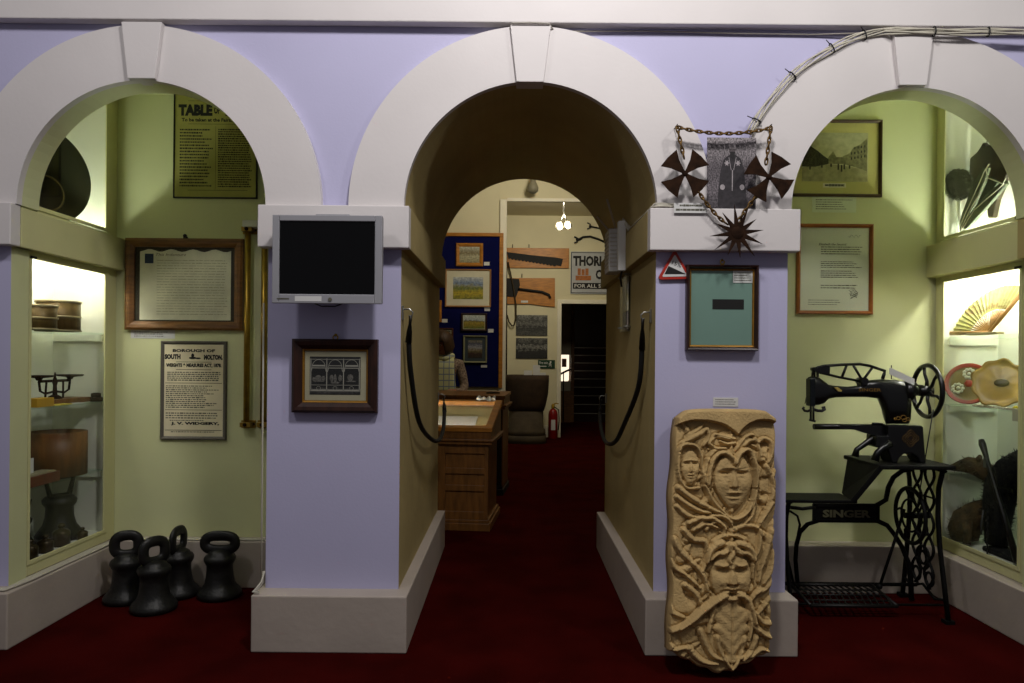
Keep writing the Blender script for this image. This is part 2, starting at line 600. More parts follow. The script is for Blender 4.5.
def cabinet(side, xp, label):
    s = side  # -1 left, +1 right : direction into the cabinet
    xi = xp + s * 0.34
    def bx(mb, d0, d1, y0, y1, z0, z1, mi=0):
        a, b = xp + s * d0, xp + s * d1
        return mb.box(min(a, b), max(a, b), y0, y1, z0, z1, mi)
    Z0, Z1 = 0.252, 2.815
    root = thing('display_cabinet', label, 'cabinet', (xp + s * 0.17, 3.78, Z0))
    mb = MB()
    bx(mb, 0.34, 0.36, 3.405, YA - 0.002, Z0, Z1)
    bx(mb, 0.0, 0.34, 3.402, 3.412, Z0, Z1)
    bx(mb, 0.0, 0.34, YA - 0.03, YA - 0.002, Z0, Z1)
    bx(mb, 0.0, 0.34, 3.412, YA - 0.03, Z0, 0.30)
    bx(mb, 0.0, 0.34, 3.412, YA - 0.03, 2.79, Z1)
    mb.build('carcass', INNER, root)
    # fixed face frame
    mb = MB()
    A, B = 3.405, YA - 0.002
    ys = 3.41 if s < 0 else 3.455
    ye = 4.045 if s < 0 else 4.082
    for (z0, z1, b0, b1) in ((Z0, IMPB, 0.325, 1.762), (SPR, Z1, 2.022, 2.78)):
        bx(mb, -0.006, 0.012, A, ys + .012, z0, z1)
        bx(mb, -0.006, 0.012, ye + .03, B, z0, z1)
        bx(mb, -0.006, 0.012, ys + .012, ye + .03, z0, b0 - 0.02)
        bx(mb, -0.006, 0.012, ys + .012, ye + .03, b1 + 0.012, z1)
    mb.build('face_frame', PALEGREEN, root, bevel=0.002)
    for (z0, z1) in ((0.305, 1.775), (2.002, 2.79)):
        mb = MB()
        bx(mb, -0.013, -0.006, ys, ys + .018, z0, z1)
        bx(mb, -0.013, -0.006, ye, ye + .04, z0, z1)
        bx(mb, -0.013, -0.006, ys + .018, ye, z0, z0 + 0.02)
        bx(mb, -0.013, -0.006, ys + .018, ye, z1 - 0.013, z1)
        fr = mb.build('door', PALEGREEN, root, bevel=0.002)
        p = MB()
        bx(p, -0.010, -0.008, ys + .017, ye + .001, z0 + 0.018, z1 - 0.012)
        p.build('glass_pane', GLASS, fr)
        h = MB()
        bx(h, -0.018, -0.013, ys, ys + .045, (z0 + 0.005) if z0 > 1 else (z1 - 0.012), (z0 + 0.016) if z0 > 1 else z1)
        h.build('catch', BLACKP, fr)
    zs = (1.432, 1.045, 0.655) if s < 0 else (1.452, 1.07, 0.68)
    for i, z in enumerate(zs):
        mb = MB()
        bx(mb, 0.03, 0.338, 3.414, YA - 0.032, z - 0.007, z)
        sh = mb.build('shelf', SHELFG, root)
    mb = MB()
    bx(mb, 0.03, 0.338, 3.414, YA - 0.032, 1.987, 1.993)
    mb.build('shelf', SHELFG, root)
    for z in zs:
        mb = MB()
        bx(mb, 0.05, 0.32, YA - 0.05, YA - 0.03, z - 0.045, z - 0.008)
        mb.build('shelf_bracket', INNER, root)
    mb = MB()
    mb.cyl((xp + s * 0.13, 3.47, 1.90), (xp + s * 0.13, 4.10, 1.90), 0.014)
    mb.build('fluorescent_tube', TUBES[s], root)
    return zs


zsL = cabinet(-1, XL, 'built-in green glazed display cabinet in side of left alcove, holding measures and scales')
zsR = cabinet(1, XR, 'built-in green glazed display cabinet in side of right alcove, holding fan and plates')


# ------------------------------------------------------------------ framed and flat things on walls
def rect(px0, py0, px1, py1, Y):
    a, b, c, d = W(px0, py0, Y), W(px1, py0, Y), W(px0, py1, Y), W(px1, py1, Y)
    return (a.x + c.x) / 2, (b.x + d.x) / 2, (c.z + d.z) / 2, (a.z + b.z) / 2


def words(mb, x0, x1, z0, z1, rows, Y, hfrac=0.45, ragged=0.1, mi=0, seed=1, minw=0.02, maxw=0.07):
    """rows of small broken dashes: print too small to read"""
    rr = random.Random(seed)
    H_ = (z1 - z0) / rows
    for i in range(rows):
        z = z1 - (i + 0.5) * H_
        x = x0
        end = x1 - (x1 - x0) * rr.random() * ragged
        while x < end:
            wd = (x1 - x0) * rr.uniform(minw, maxw)
            e = min(x + wd, end)
            h = H_ * hfrac * rr.uniform(0.35, 0.55)
            mb.add([(x, Y, z - h), (e, Y, z - h), (e, Y, z + h), (x, Y, z + h)], [(0, 1, 2, 3)], mi)
            x = e + (x1 - x0) * 0.012
    return mb


def frame_mesh(x0, x1, z0, z1, wd, y0, y1, lip=0.4):
    mb = MB()
    def ring(o, i, ya, yb):
        O = [(x0 + o, z0 + o), (x1 - o, z0 + o), (x1 - o, z1 - o), (x0 + o, z1 - o)]
        I = [(x0 + i, z0 + i), (x1 - i, z0 + i), (x1 - i, z1 - i), (x0 + i, z1 - i)]
        for k in range(4):
            j = (k + 1) % 4
            mb.add([(O[k][0], ya, O[k][1]), (O[j][0], ya, O[j][1]), (I[j][0], yb, I[j][1]), (I[k][0], yb, I[k][1])], [(0, 1, 2, 3)])
    d = y1 - y0
    ring(0, 0, y1, y0 + d * 0.25)
    ring(0, wd * 0.25, y0 + d * 0.25, y0)
    ring(wd * 0.25, wd * 0.6, y0, y0 + d * 0.08)
    ring(wd * 0.6, wd, y0 + d * 0.08, y0 + d * 0.45)
    ring(wd, wd, y0 + d * 0.45, y1)
    mb.add([(x0, y1, z0), (x1, y1, z0), (x1, y1, z1), (x0, y1, z1)], [(0, 1, 2, 3)])
    return mb


def framed(name, label, cat, px, Yw, depth, fw, fmat, gap=0.002, tilt=0, group=None, glass=True):
    """returns root, inner rect, and Y of the sheet; parts: frame, glass"""
    x0, x1, z0, z1 = rect(*px, Yw - depth)
    root = thing(name, label, cat, ((x0 + x1) / 2, Yw - gap, z0), group)
    y0, y1 = Yw - depth, Yw - gap
    frame_mesh(x0, x1, z0, z1, fw, y0, y1).build('frame', fmat, root)
    if glass:
        MB().box(x0 + fw * .9, x1 - fw * .9, y0 + depth * 0.5, y0 + depth * 0.5 + 0.0015, z0 + fw * .9, z1 - fw * .9).build('glass', PICG, root)
    return root, (x0 + fw, x1 - fw, z0 + fw, z1 - fw), y0 + depth * 0.62, y1


def sheet(x0, x1, z0, z1, y, m, root, name='sheet', t=0.001):
    return MB().box(x0, x1, y, y + t, z0, z1).build(name, m, root)


def label_card(px, Yw, label, m=None, rows=3, group=None, name='label_card', t=0.003):
    x0, x1, z0, z1 = rect(*px, Yw)
    root = thing(name, label, 'label', ((x0 + x1) / 2, Yw - 0.0005, z0), group)
    MB().box(x0, x1, Yw - t, Yw - 0.0006, z0, z1).build('card', m or CARD, root)
    w_, h_ = x1 - x0, z1 - z0
    words(MB(), x0 + w_ * .08, x1 - w_ * .08, z0 + h_ * .15, z1 - h_ * .12, rows, Yw - t - 0.0004, 0.35, 0.3, seed=int(px[0])).build('printed_lines', GREYINK, root)
    return root


# --- left alcove back wall
def left_wall_things():
    # table of tolls
    r, (x0, x1, z0, z1), ys, yb = framed('poster', 'large old printed poster headed TABLE OF in heavy black type, high in left alcove', 'poster',
                                         (173, 84, 257, 198), YA, 0.02, 0.008, BLACKP, glass=False)
    ys = YA - 0.012
    sheet(x0, x1, z0, z1, ys, mat('tolls_paper', (0.60, 0.58, 0.30), 0.8, var=0.1, scale=8), r)
    fn = lambda a, b: Vector((a, ys - 0.0008, b))
    wd = x1 - x0; cx = (x0 + x1) / 2
    Z = lambda py: W(215, py, YA).z
    k = wd / 0.47
    mb = MB()
    mb.text('BOROUGH OF', cx - 0.0, Z(96), wd * 0.62, 0.034, fn, 0.05)
    mb.text('TABLE', x0 + wd * 0.25, Z(111), wd * 0.42, 0.066, fn, 0.07)
    mb.text('OF', x0 + wd * 0.515, Z(111), wd * 0.075, 0.042, fn, 0.05)
    mb.text('TOLLS', x0 + wd * 0.78, Z(111), wd * 0.38, 0.066, fn, 0.07)
    mb.text('To be taken at the Fairs, Markets', cx, Z(121), wd * 0.84, 0.024, fn, 0.035)
    for py in (102, 125, 191):
        mb.add([fn(x0 + wd * .16, Z(py)), fn(x1 - wd * .1, Z(py)), fn(x1 - wd * .1, Z(py) + .002), fn(x0 + wd * .16, Z(py) + .002)], [(0, 1, 2, 3)])
    mb.add([fn(cx, Z(190)), fn(cx + .0015, Z(190)), fn(cx + .0015, Z(127)), fn(cx, Z(127))], [(0, 1, 2, 3)])
    mb.build('headline', INK, r)
    mb = MB()
    words(mb, x0 + wd * .06, cx - .015, Z(188), Z(129), 19, ys - 0.0008, .5, .35, seed=3)
    words(mb, cx + .015, x1 - wd * .05, Z(188), Z(129), 26, ys - 0.0008, .6, .1, seed=4)
    mb.build('printed_lines', mat('dark_print', (0.14, 0.13, 0.07), 0.8), r)

    # framed document
    r, (x0, x1, z0, z1), ys, yb = framed('framed_document', 'handwritten parchment deed with blue stamp in wide oak frame, left alcove', 'framed document',
                                         (124, 238, 242, 330), YA, 0.035, 0.050, WOOD)
    sheet(x0, x1, z0, z1, ys + .004, mat('mount_brown', (0.20, 0.18, 0.12), 0.8), r, 'mount')
    wx, hz = x1 - x0, z1 - z0
    # parchment with wavy top edge
    n = 24
    pts = [(x0 + wx * .05, z0 + hz * .02), (x1 - wx * .04, z0 + hz * .02)]
    pts += [(x1 - wx * .04 - wx * .91 * i / n, z1 - hz * (.045 + .018 * math.sin(i * 1.1))) for i in range(n + 1)]
    MB().prism(pts, lambda a, b: Vector((a, ys + .001, b)), lambda a, b: Vector((a, ys + .0035, b))).build('parchment', OLDPAPER, r)
    mb = MB()
    words(mb, x0 + wx * .22, x1 - wx * .07, z0 + hz * .08, z1 - hz * .16, 21, ys - 0.0002, .24, .06, seed=5, minw=.03, maxw=.12)
    mb.build('handwriting', mat('faded_ink', (0.60, 0.59, 0.48), .8), r)
    MB().text('This Indenture', x0 + wx * .36, z1 - hz * .1, wx * .3, hz * .035, lambda a, b: Vector((a, ys - .0002, b)), 0.0, shear=.3).build('heading', GREYINK, r)
    MB().box(x0 + wx * .10, x0 + wx * .185, ys - .0012, ys + .0008, z1 - hz * .22, z1 - hz * .09).build('blue_stamp', mat('stamp_blue', (0.14, 0.20, 0.30), .7), r)
    cx = (x0 + x1) / 2
    MB().box(cx - .012, cx + .012, YA - .012, YA - .003, z1 + .05, z1 + .062).ball((cx, YA - .016, z1 + .066), .011).build('hanger', BLACKIRON, r)
    label_card((131, 330, 175, 338.5), YA, 'narrow white printed label under the oak-framed parchment deed', rows=3)

    # borough of south molton
    r, (x0, x1, z0, z1), ys, yb = framed('poster', 'grey-framed borough weights and measures notice below the oak-framed deed', 'poster',
                                         (160, 341, 226, 440), YA, 0.018, 0.020, mat('grey_frame', (0.36, 0.34, 0.30), .6), glass=False)
    ys = YA - 0.010
    sheet(x0, x1, z0, z1, ys, PAPER, r)
    fn = lambda a, b: Vector((a, ys - 0.0008, b))
    wd = x1 - x0; cx = (x0 + x1) / 2; hz = z1 - z0
    zz = lambda y: z1 - hz * (y - 62) / (628 - 62)     # rows measured on an enlargement of the sheet
    mb = MB()
    mb.text('BOROUGH OF', cx, zz(100), wd * .72, .018, fn, .05)
    mb.text('SOUTH', x0 + wd * .14, zz(138), wd * .27, .030, fn, .07)
    mb.text('MOLTON.', x1 - wd * .17, zz(140), wd * .32, .030, fn, .07)
    mb.text('WEIGHTS & MEASURES ACT, 1878.', cx, zz(192), wd * .94, .026, fn, .06)
    mb.text('J. V. WIDGERY,', cx + wd * .03, zz(550), wd * .82, .021, fn, .06)
    for y, a in ((170, .2), (217, .2), (300, .02), (465, .02), (590, .02)):
        z = zz(y)
        mb.add([fn(x0 + wd * a, z - .0014), fn(x1 - wd * a, z - .0014), fn(x1 - wd * a, z + .0014), fn(x0 + wd * a, z + .0014)], [(0, 1, 2, 3)])
    # small crest between the two words
    mb.ball(fn(cx - wd * .02, zz(145)), (.022, .0008, .007)).ball(fn(cx - wd * .02, zz(130)), (.009, .0008, .012)).ball(fn(cx + wd * .07, zz(147)), (.016, .0008, .005))
    mb.build('headline', INK, r)
    mb = MB()
    words(mb, x0 + wd * .05, x1 - wd * .04, zz(288), zz(228), 5, ys - .0008, .6, .05, seed=8)
    words(mb, x0 + wd * .03, x1 - wd * .06, zz(455), zz(312), 12, ys - .0008, .55, .3, seed=9)
    words(mb, x0 + wd * .03, x1 - wd * .04, zz(522), zz(478), 3, ys - .0008, .5, .1, seed=10)
    words(mb, x0 + wd * .1, x1 - wd * .3, zz(535), zz(525), 1, ys - .0008, .5, .1, seed=11)
    words(mb, x0 + wd * .12, x1 - wd * .1, zz(606), zz(595), 1, ys - .0008, .5, .1, seed=12)
    mb.build('printed_lines', GREYINK, r)

    # brass rods
    for i, (pa, pb) in enumerate(((244, 252), (261.5, 268))):
        p0, p1 = W((pa + pb) / 2, 226, YA - .04), W((pa + pb) / 2, 428, YA - .04)
        r = thing('brass_rod', ['vertical brass rod in wall brackets right of framed deed, fully in view',
                                'vertical brass rod half hidden behind the edge of left lilac pillar'][i], 'rod',
                  (p0.x, YA - .04, p1.z), 'brass rods on the left alcove wall')
        rad = .017
        MB().lathe([(rad, 0), (rad, p0.z - p1.z - .0)], (p0.x, YA - .04, p1.z), 20).build('rod', BRASS, r)
        for z in (p0.z - .02, p1.z + .02):
            mb = MB().box(p0.x - .042, p0.x + .042, YA - .008, YA - .001, z - .022, z + .022)
            mb.box(p0.x - .03, p0.x + .03, YA - .064, YA - .008, z - .013, z + .013)
            mb.build('bracket', BRASS, r, bevel=.002)
            for dx in (-.034, .034):
                MB().cyl((p0.x + dx, YA - .012, z), (p0.x + dx, YA - .007, z), .005).build('screw', BLACKIRON, r)
            MB().ball((p0.x, YA - .066, z), .011).build('end_knob', RUST, r)
    x0, x1, z0, z1 = rect(243, 220.5, 270, 227, YA - .07)
    tag(MB().box(x0, x1, YA - .08, YA - .002, z0, z1).build('rod_shelf', CARD), 'small white ledge above the brass rods in left alcove', 'ledge')


left_wall_things()


# ------------------------------------------------------------------ left pillar: monitor and shop-front photograph
def pillar_left_things():
    Y0 = 3.105
    x0, x1, z0, z1 = rect(272, 215, 382, 303.5, Y0)
    r = thing('monitor', 'silver flat screen monitor with blank black screen mounted on left pillar', 'monitor', ((x0 + x1) / 2, 3.2, z0))
    bx0, bx1 = x0 + .03, x1 - .032
    bz0, bz1 = z0 + .040, z1 - .026
    mb = MB()
    for (a, b, c, d) in ((x0, bx0, z0, z1), (bx1, x1, z0, z1), (bx0, bx1, z0, bz0), (bx0, bx1, bz1, z1)):
        mb.box(a, b, Y0, Y0 + .022, c, d)
    mb.box(x0 + .003, x1 - .003, Y0 + .018, Y0 + .05, z0 + .003, z1 - .003)
    mb.box(x0 + .05, x1 - .05, Y0 + .05, Y0 + .085, z0 + .05, z1 - .05)
    mb.build('casing', PLASTIC, r, bevel=.003)
    MB().box(bx0, bx1, Y0 + .008, Y0 + .012, bz0, bz1).build('screen', SCREEN, r)
    c = (x0 + x1) / 2
    MB().box(x0 + .17, x0 + .185 + .1, Y0 + .085, 3.214, z0 + .12, z1 - .1).box(c - .075, c + .075, 3.195, 3.213, z1 - .13, z1 + .022).build('wall_bracket', PLASTIC, r, bevel=.002)
    for dx in (-.055, .055):
        MB().cyl((c + dx, 3.190, z1 + .010), (c + dx, 3.196, z1 + .010), .005).build('screw', BLACKIRON, r)
    fn = lambda a, b: Vector((a, Y0 - .0006, b))
    words(MB(), x0 + .022, x0 + .075, z0 + .015, z0 + .023, 1, Y0 - .0006, .9, 0, seed=2, minw=.1, maxw=.2).build('badge', GREYINK, r)
    MB().box(x0 + .10, x0 + .215, Y0 - .001, Y0, z0 + .009, z0 + .031).build('sticker', CARD, r)
    MB().tube([(c - .06, Y0 + .03, z0 + .002), (c - .03, Y0 + .03, z0 - .010), (c + .03, Y0 + .03, z0 - .010), (c + .06, Y0 + .03, z0 + .002)], .003, 6).build('power_cable', BLACKP, r)
    MB().cyl((c + .015, Y0 - .004, z0 + .018), (c + .015, Y0 + .001, z0 + .018), .008).build('power_button', GREYINK, r)

    r, (x0, x1, z0, z1), ys, yb = framed('framed_photograph', 'black and white shop front photograph in dark wood frame, below the monitor', 'framed photograph',
                                         (291, 339, 377, 413), YW, 0.04, 0.045, DARKWOOD)
    frame_mesh(x0 - .001, x1 + .001, z0 - .001, z1 + .001, .010, ys - .006, ys + .01).build('gilt_slip', GOLD, r)
    x0 += .01; x1 -= .01; z0 += .01; z1 -= .01
    sheet(x0, x1, z0, z1, ys + .003, mat('mount_cream', (0.62, 0.60, 0.50), .8), r, 'mount')
    wx, hz = x1 - x0, z1 - z0
    a0, a1, b0, b1 = x0 + wx * .08, x1 - wx * .09, z0 + hz * .12, z1 - hz * .11
    sheet(a0, a1, b0, b1, ys + .0015, ramp_mat('shop_photo', [(0, (.05, .05, .05)), (.12, (.30, .29, .27)), (.2, (.06, .06, .06)), (.45, (.10, .10, .09)), (.6, (.04, .04, .04)), (1, (.10, .10, .1))], .1, 5, vscale=22, speck=.6), r, 'photograph')
    mb = MB()
    ya = ys + .0009
    def bar(u0, v0, u1, v1, w_):
        p, q = Vector((a0 + (a1 - a0) * u0, ya, b0 + (b1 - b0) * v0)), Vector((a0 + (a1 - a0) * u1, ya, b0 + (b1 - b0) * v1))
        d = (q - p).normalized() * w_; nrm = Vector((-d.z, 0, d.x))
        mb.add([p - nrm, q - nrm, q + nrm, p + nrm], [(0, 1, 2, 3)])
    for u in (.02, .335, .665, .98):
        bar(u, .1, u, .95, .0022)
    bar(0, .11, 1, .11, .004); bar(0, .70, 1, .70, .0018); bar(0, .93, 1, .93, .0012); bar(0.02, .25, .98, .25, .001)
    for k in range(3):
        cx = .175 + k * .325
        for i in range(12):
            t0, t1 = PI * i / 12, PI * (i + 1) / 12
            bar(cx + .13 * math.cos(t0), .72 + .2 * math.sin(t0), cx + .13 * math.cos(t1), .72 + .2 * math.sin(t1), .0011)
        bar(cx - .12, .76, cx + .12, .76, .0035 if k != 1 else .0015)
        for i in range(12):
            t0, t1 = 2 * PI * i / 12, 2 * PI * (i + 1) / 12
            bar(cx + .04 * math.cos(t0), .17 + .045 * math.sin(t0), cx + .04 * math.cos(t1), .17 + .045 * math.sin(t1), .0008)
        for s in (-1, 1):
            bar(cx + s * .13, .70, cx + s * .15, .60, .0015)
    mb.build('shop_front_lines', mat('photo_light', (.55, .54, .50), .6), r)
    mb = MB()
    for (u, v, w_, h_) in ((.08, .4, .035, .06), (.17, .43, .07, .08), (.27, .42, .035, .07), (.43, .43, .04, .09), (.5, .42, .03, .12), (.6, .43, .04, .09), (.5, .31, .09, .03), (.43, .34, .02, .03), (.8, .45, .06, .09), (.82, .35, .1, .02), (.17, .35, .12, .02)):
        mb.ball((a0 + (a1 - a0) * u, ya + .0004, b0 + (b1 - b0) * v), ((a1 - a0) * w_, .0006, (b1 - b0) * h_), 12, 6)
    mb.build('window_goods', mat('photo_mid', (.34, .33, .31), .6, var=.4, scale=200), r)
    cx = (x0 + x1) / 2
    mb = MB().tube([(cx + .011 * math.cos(t * PI / 8), YW - .02, z1 + .062 + .011 * math.sin(t * PI / 8)) for t in range(16)], .003, 6, closed=True)
    mb.ball((cx, YW - .014, z1 + .074), .007).box(cx - .007, cx + .007, YW - .022, YW - .018, z1 + .045, z1 + .055)
    mb.build('hanging_ring', BRASS, r)
    # cable beside pillar and loose cable end on the skirting corner
    a = W(267, 303, 3.27)
    tag(MB().tube([(-1.130, 3.27, z) for z in (a.z, 1.2, .6, .26)], .004, 6).build('cable', CABLE), 'thin pale cable running down the left edge of left pillar', 'cable')
    mb = MB()
    for k in range(3):
        mb.tube([(-1.122 + .003 * k, 3.272, .33), (-1.118, 3.25 - .008 * k, .285 + .004 * k), (-1.125 - .003 * k, 3.215 - .006 * k, .266 + .003 * k), (-1.136, 3.19 - .006 * k, .262 + .002 * k), (-1.128 + .01 * k, 3.182, .262)], .004, 6)
    tag(mb.build('cable_bundle', CABLE), 'white cable ends bunched on skirting corner at foot of left pillar', 'cables')


pillar_left_things()


# ------------------------------------------------------------------ right pillar
def spiky(n, r0, r1, ph=0.0):
    return [((r1 if k % 2 == 0 else r0) * math.cos(ph + PI * k / n), (r1 if k % 2 == 0 else r0) * math.sin(ph + PI * k / n)) for k in range(2 * n)]


def link_chain(mb, pts, link, wire, width=.62):
    """oval links laid along a polyline, each turned a quarter from the last"""
    P = [Vector(p) for p in pts]
    seg = [(P[i + 1] - P[i]).length for i in range(len(P) - 1)]
    L = sum(seg)
    n = max(2, int(L / link))
    for k in range(n):
        d = (k + .5) * L / n
        i = 0
        while i < len(seg) - 1 and d > seg[i]:
            d -= seg[i]; i += 1
        c = P[i].lerp(P[i + 1], min(1, d / seg[i]))
        t = (P[i + 1] - P[i]).normalized()
        side = Vector((0, 1, 0)) if k % 2 else t.cross(Vector((0, 1, 0))).normalized()
        side = (side + (t.cross(Vector((0, 1, 0))).normalized() if k % 2 else Vector((0, 1, 0))) * .45).normalized()
        a, b = link * .78, link * width * .6
        mb.tube([c + t * (a * math.cos(q * PI / 6)) + side * (b * math.sin(q * PI / 6)) for q in range(12)], wire, 6, closed=True)


def pillar_right_things():
    YP = 3.20
    # chain of office with two crosses and a star
    def P(px, py, y=YP - .012):
        return W(px, py, y)
    top = P(677, 127)
    root = thing('ceremonial_chain', 'brass chain with two iron crosses and spiky star hung above right pillar', 'chain', (P(727, 200).x, YP - .01, P(727, 250).z))
    def swag(a, b, sag, n=14):
        return [P(a[0] + (b[0] - a[0]) * i / n, a[1] + (b[1] - a[1]) * i / n + sag * 4 * (i / n) * (1 - i / n)) for i in range(n + 1)]
    runs = [swag((677, 127), (771, 128), 6), swag((677, 127), (684, 158), 0, 4), swag((771, 127), (766, 164), 0, 4),
            swag((695, 186), (727, 224), 4, 8), swag((758, 194), (738, 222), -1, 6)]
    for rn in runs:
        mb = MB()
        link_chain(mb, rn, .0215, .0037)
        mb.build('chain_length', CHAINM, root)
    for (cx, cy, rot) in ((685, 173.5, .03), (769, 177, .22)):
        c = P(cx, cy, YP - .02)
        pts = []
        for k in range(4):
            a = PI / 4 + k * PI / 2 + rot
            for (rr, da) in ((.013, -.6), (.066, -.40), (.112, -.47), (.104, 0), (.112, .47), (.066, .40), (.013, .6)):
                pts.append((rr * math.cos(a + da), rr * math.sin(a + da)))
        mb = MB().prism(pts, lambda a, b: c + Vector((a, -.002, b)), lambda a, b: c + Vector((a, .003, b)))
        mb.ball(c + Vector((0, -.002, 0)), (.012, .006, .012)).build('cross_pendant', RUST, root)
    c = P(737.5, 233, YP - .035)
    pts = []
    for k in range(24):
        rr = (.116 + .012 * math.sin(k * 2.3)) if k % 2 == 0 else .040
        pts.append((rr * math.cos(PI * k / 12 + .12), rr * math.sin(PI * k / 12 + .12)))
    MB().prism(pts, lambda a, b: c + Vector((a, -.002, b)), lambda a, b: c + Vector((a, .003, b))).ball(c, (.03, .006, .03)).build('star_pendant', RUST, root)
    for px in (677, 771):
        a = P(px, 125)
        MB().cyl((a.x, a.y - .01, a.z), (a.x, 3.245, a.z), .002, 8).build('nail', RUST, root)
    # photograph behind the chain
    x0, x1, z0, z1 = rect(707, 137.5, 756, 208.5, 3.235)
    root = thing('photograph', 'old black and white photograph of standing bearded man in robes behind the chain', 'photograph', ((x0 + x1) / 2, 3.24, z0))
    sheet(x0, x1, z0, z1, 3.236, ramp_mat('old_photo_ground', [(0, (.26, .24, .26)), (.25, (.44, .41, .43)), (.6, (.36, .33, .35)), (1, (.62, .59, .60))], .3, 5, vscale=38, speck=.9), root, 'print', .003)
    cx, wx, hz = (x0 + x1) / 2 + .004, x1 - x0, z1 - z0
    def fl(pts, m, nm, y):
        MB().prism([(cx + a * wx, z0 + b * hz) for a, b in pts], lambda a, b: Vector((a, y, b)), lambda a, b: Vector((a, 3.2362, b))).build(nm, m, root)
    fl([(-.3, .0), (-.28, .28), (-.24, .55), (-.17, .70), (-.06, .76), (.06, .76), (.17, .70), (.24, .55), (.27, .3), (.32, 0)],
       mat('photo_coat', (.17, .155, .17), .7, var=.35, scale=60), 'coat', 3.2354)
    fl([(.062 * math.cos(t * PI / 8), .815 + .06 * math.sin(t * PI / 8)) for t in range(16)], mat('photo_face', (.33, .30, .31), .7, var=.3, scale=150), 'face', 3.2350)
    fl([(-.075, .84), (.075, .84), (.07, .90), (.03, .935), (-.03, .935), (-.07, .90)], mat('photo_pale', (.62, .59, .60), .7, var=.2, scale=120), 'cap', 3.2346)
    fl([(-.055, .80), (.055, .80), (.035, .72), (0, .70), (-.035, .72)], mat('photo_beard', (.10, .09, .1), .7), 'beard', 3.2344)
    for sx in (-1, 1):
        fl([(sx * .20 + .05 * math.cos(t * PI / 5), .30 + .04 * math.sin(t * PI / 5)) for t in range(10)], _m['photo_pale'], 'hand', 3.2346)
        fl([(sx * .115 + a * .055, .64 + b * .045) for a, b in spiky(6, .5, 1.1)], _m['photo_pale'], 'badge', 3.2346)
    mb = MB()
    for sx in (-1, 1):
        mb.prism([(cx + wx * (sx * .02), z0 + hz * .54), (cx + wx * (sx * .03), z0 + hz * .54), (cx + wx * sx * .08, z0 + hz * .72), (cx + wx * sx * .07, z0 + hz * .72)],
                 lambda a, b: Vector((a, 3.2346, b)), lambda a, b: Vector((a, 3.2352, b)))
    mb.box(cx - .002, cx + .002, 3.2346, 3.2352, z0 + hz * .25, z0 + hz * .54)
    mb.build('collar_lines', _m['photo_pale'], root)
    # label
    a, b, c0, c1 = rect(674, 203, 706.5, 213, 3.205)
    root = thing('label_card', 'small typed white label propped on right impost left of the photograph', 'label', ((a + b) / 2, 3.206, c0))
    MB().box(a, b, 3.204, 3.207, c0, c1).build('card', CARD, root)
    mb = MB()
    fn = lambda x, z: Vector((x, 3.2035, z))
    words(mb, a + .025, b - .015, c0 + .026, c1 - .004, 1, 3.2035, .6, .1, seed=4, minw=.05, maxw=.16)
    words(mb, a + .008, b - .008, c0 + .006, c0 + .022, 1, 3.2035, .6, .0, seed=6, minw=.05, maxw=.16)
    mb.build('printed_lines', GREYINK, root)

    # steep hill warning sign
    RED = mat('sign_red', (0.66, 0.17, 0.12), .4)
    def tri(px, py, rad, n=6):
        cs = [W(675, 249, 3.262), W(657.5, 279.5, 3.262), W(692, 278.8, 3.262)]
        g = (cs[0] + cs[1] + cs[2]) / 3
        out = []
        for k, q in enumerate(cs):
            q = g + (q - g) * px
            d = (q - g).normalized()
            cc = q - d * rad * 2
            a0 = math.atan2(d.z, d.x)
            for j in range(n + 1):
                an = a0 - PI / 3 * (1 - 2 * j / n) if True else 0
                out.append((cc.x + rad * math.cos(an), cc.z + rad * math.sin(an)))
        return out
    g = W(675, 269, 3.262)
    root = thing('warning_sign', 'red triangular 15% steep hill warning sign under impost at left of right pillar', 'sign', (g.x, 3.27, W(675, 279, 3.262).z))
    MB().prism(tri(1.0, 0, .010), lambda a, b: Vector((a, 3.264, b)), lambda a, b: Vector((a, 3.278, b))).build('red_border', RED, root)
    MB().prism(tri(.74, 0, .004), lambda a, b: Vector((a, 3.2628, b)), lambda a, b: Vector((a, 3.265, b))).build('white_panel', CARD, root)
    w3 = [W(664.5, 274, 3.262), W(668.5, 266, 3.262), W(686.0, 274, 3.262)]
    MB().prism([(p.x, p.z) for p in w3], lambda a, b: Vector((a, 3.2615, b)), lambda a, b: Vector((a, 3.2632, b))).build('black_wedge', INK, root)
    c = W(676.8, 264.2, 3.262)
    an = -.38
    def rot(a, b):
        return Vector((c.x + a * math.cos(an) - b * math.sin(an), 3.2618, c.z + a * math.sin(an) + b * math.cos(an)))
    MB().text('15%', 0, 0, .044, .017, rot, .0).build('number', INK, root)

    # teal picture
    TEAL = mat('teal_print', (0.45, 0.565, 0.52), .25, var=.05, scale=3)
    r, (x0, x1, z0, z1), ys, yb = framed('framed_picture', 'plain teal framed print with small painted dark reflection, dark frame with gilt edge, right pillar', 'framed picture',
                                         (687, 264.5, 759.5, 350.5), YW, .04, .017, DARKWOOD)
    frame_mesh(x0 - .001, x1 + .001, z0 - .001, z1 + .001, .009, ys - .006, ys + .008).build('gilt_slip', GOLD, r)
    sheet(x0, x1, z0, z1, ys + .002, TEAL, r, 'print')
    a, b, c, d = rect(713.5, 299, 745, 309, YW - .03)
    MB().box(a, b, ys + .0005, ys + .002, c, d).build('painted_reflection', INK, r)  # dark reflection in the glass, laid onto the print as a black shape
    a, b, c, d = rect(734, 270.5, 754.5, 282.5, YW - .03)
    MB().box(a, b, ys - .0005, ys + .002, c, d).build('card', CARD, r)
    words(MB(), a + .006, b - .006, c + .005, d - .004, 4, ys - .0009, .35, .3, seed=3).build('printed_lines', GREYINK, r)
    c = (x0 + x1) / 2
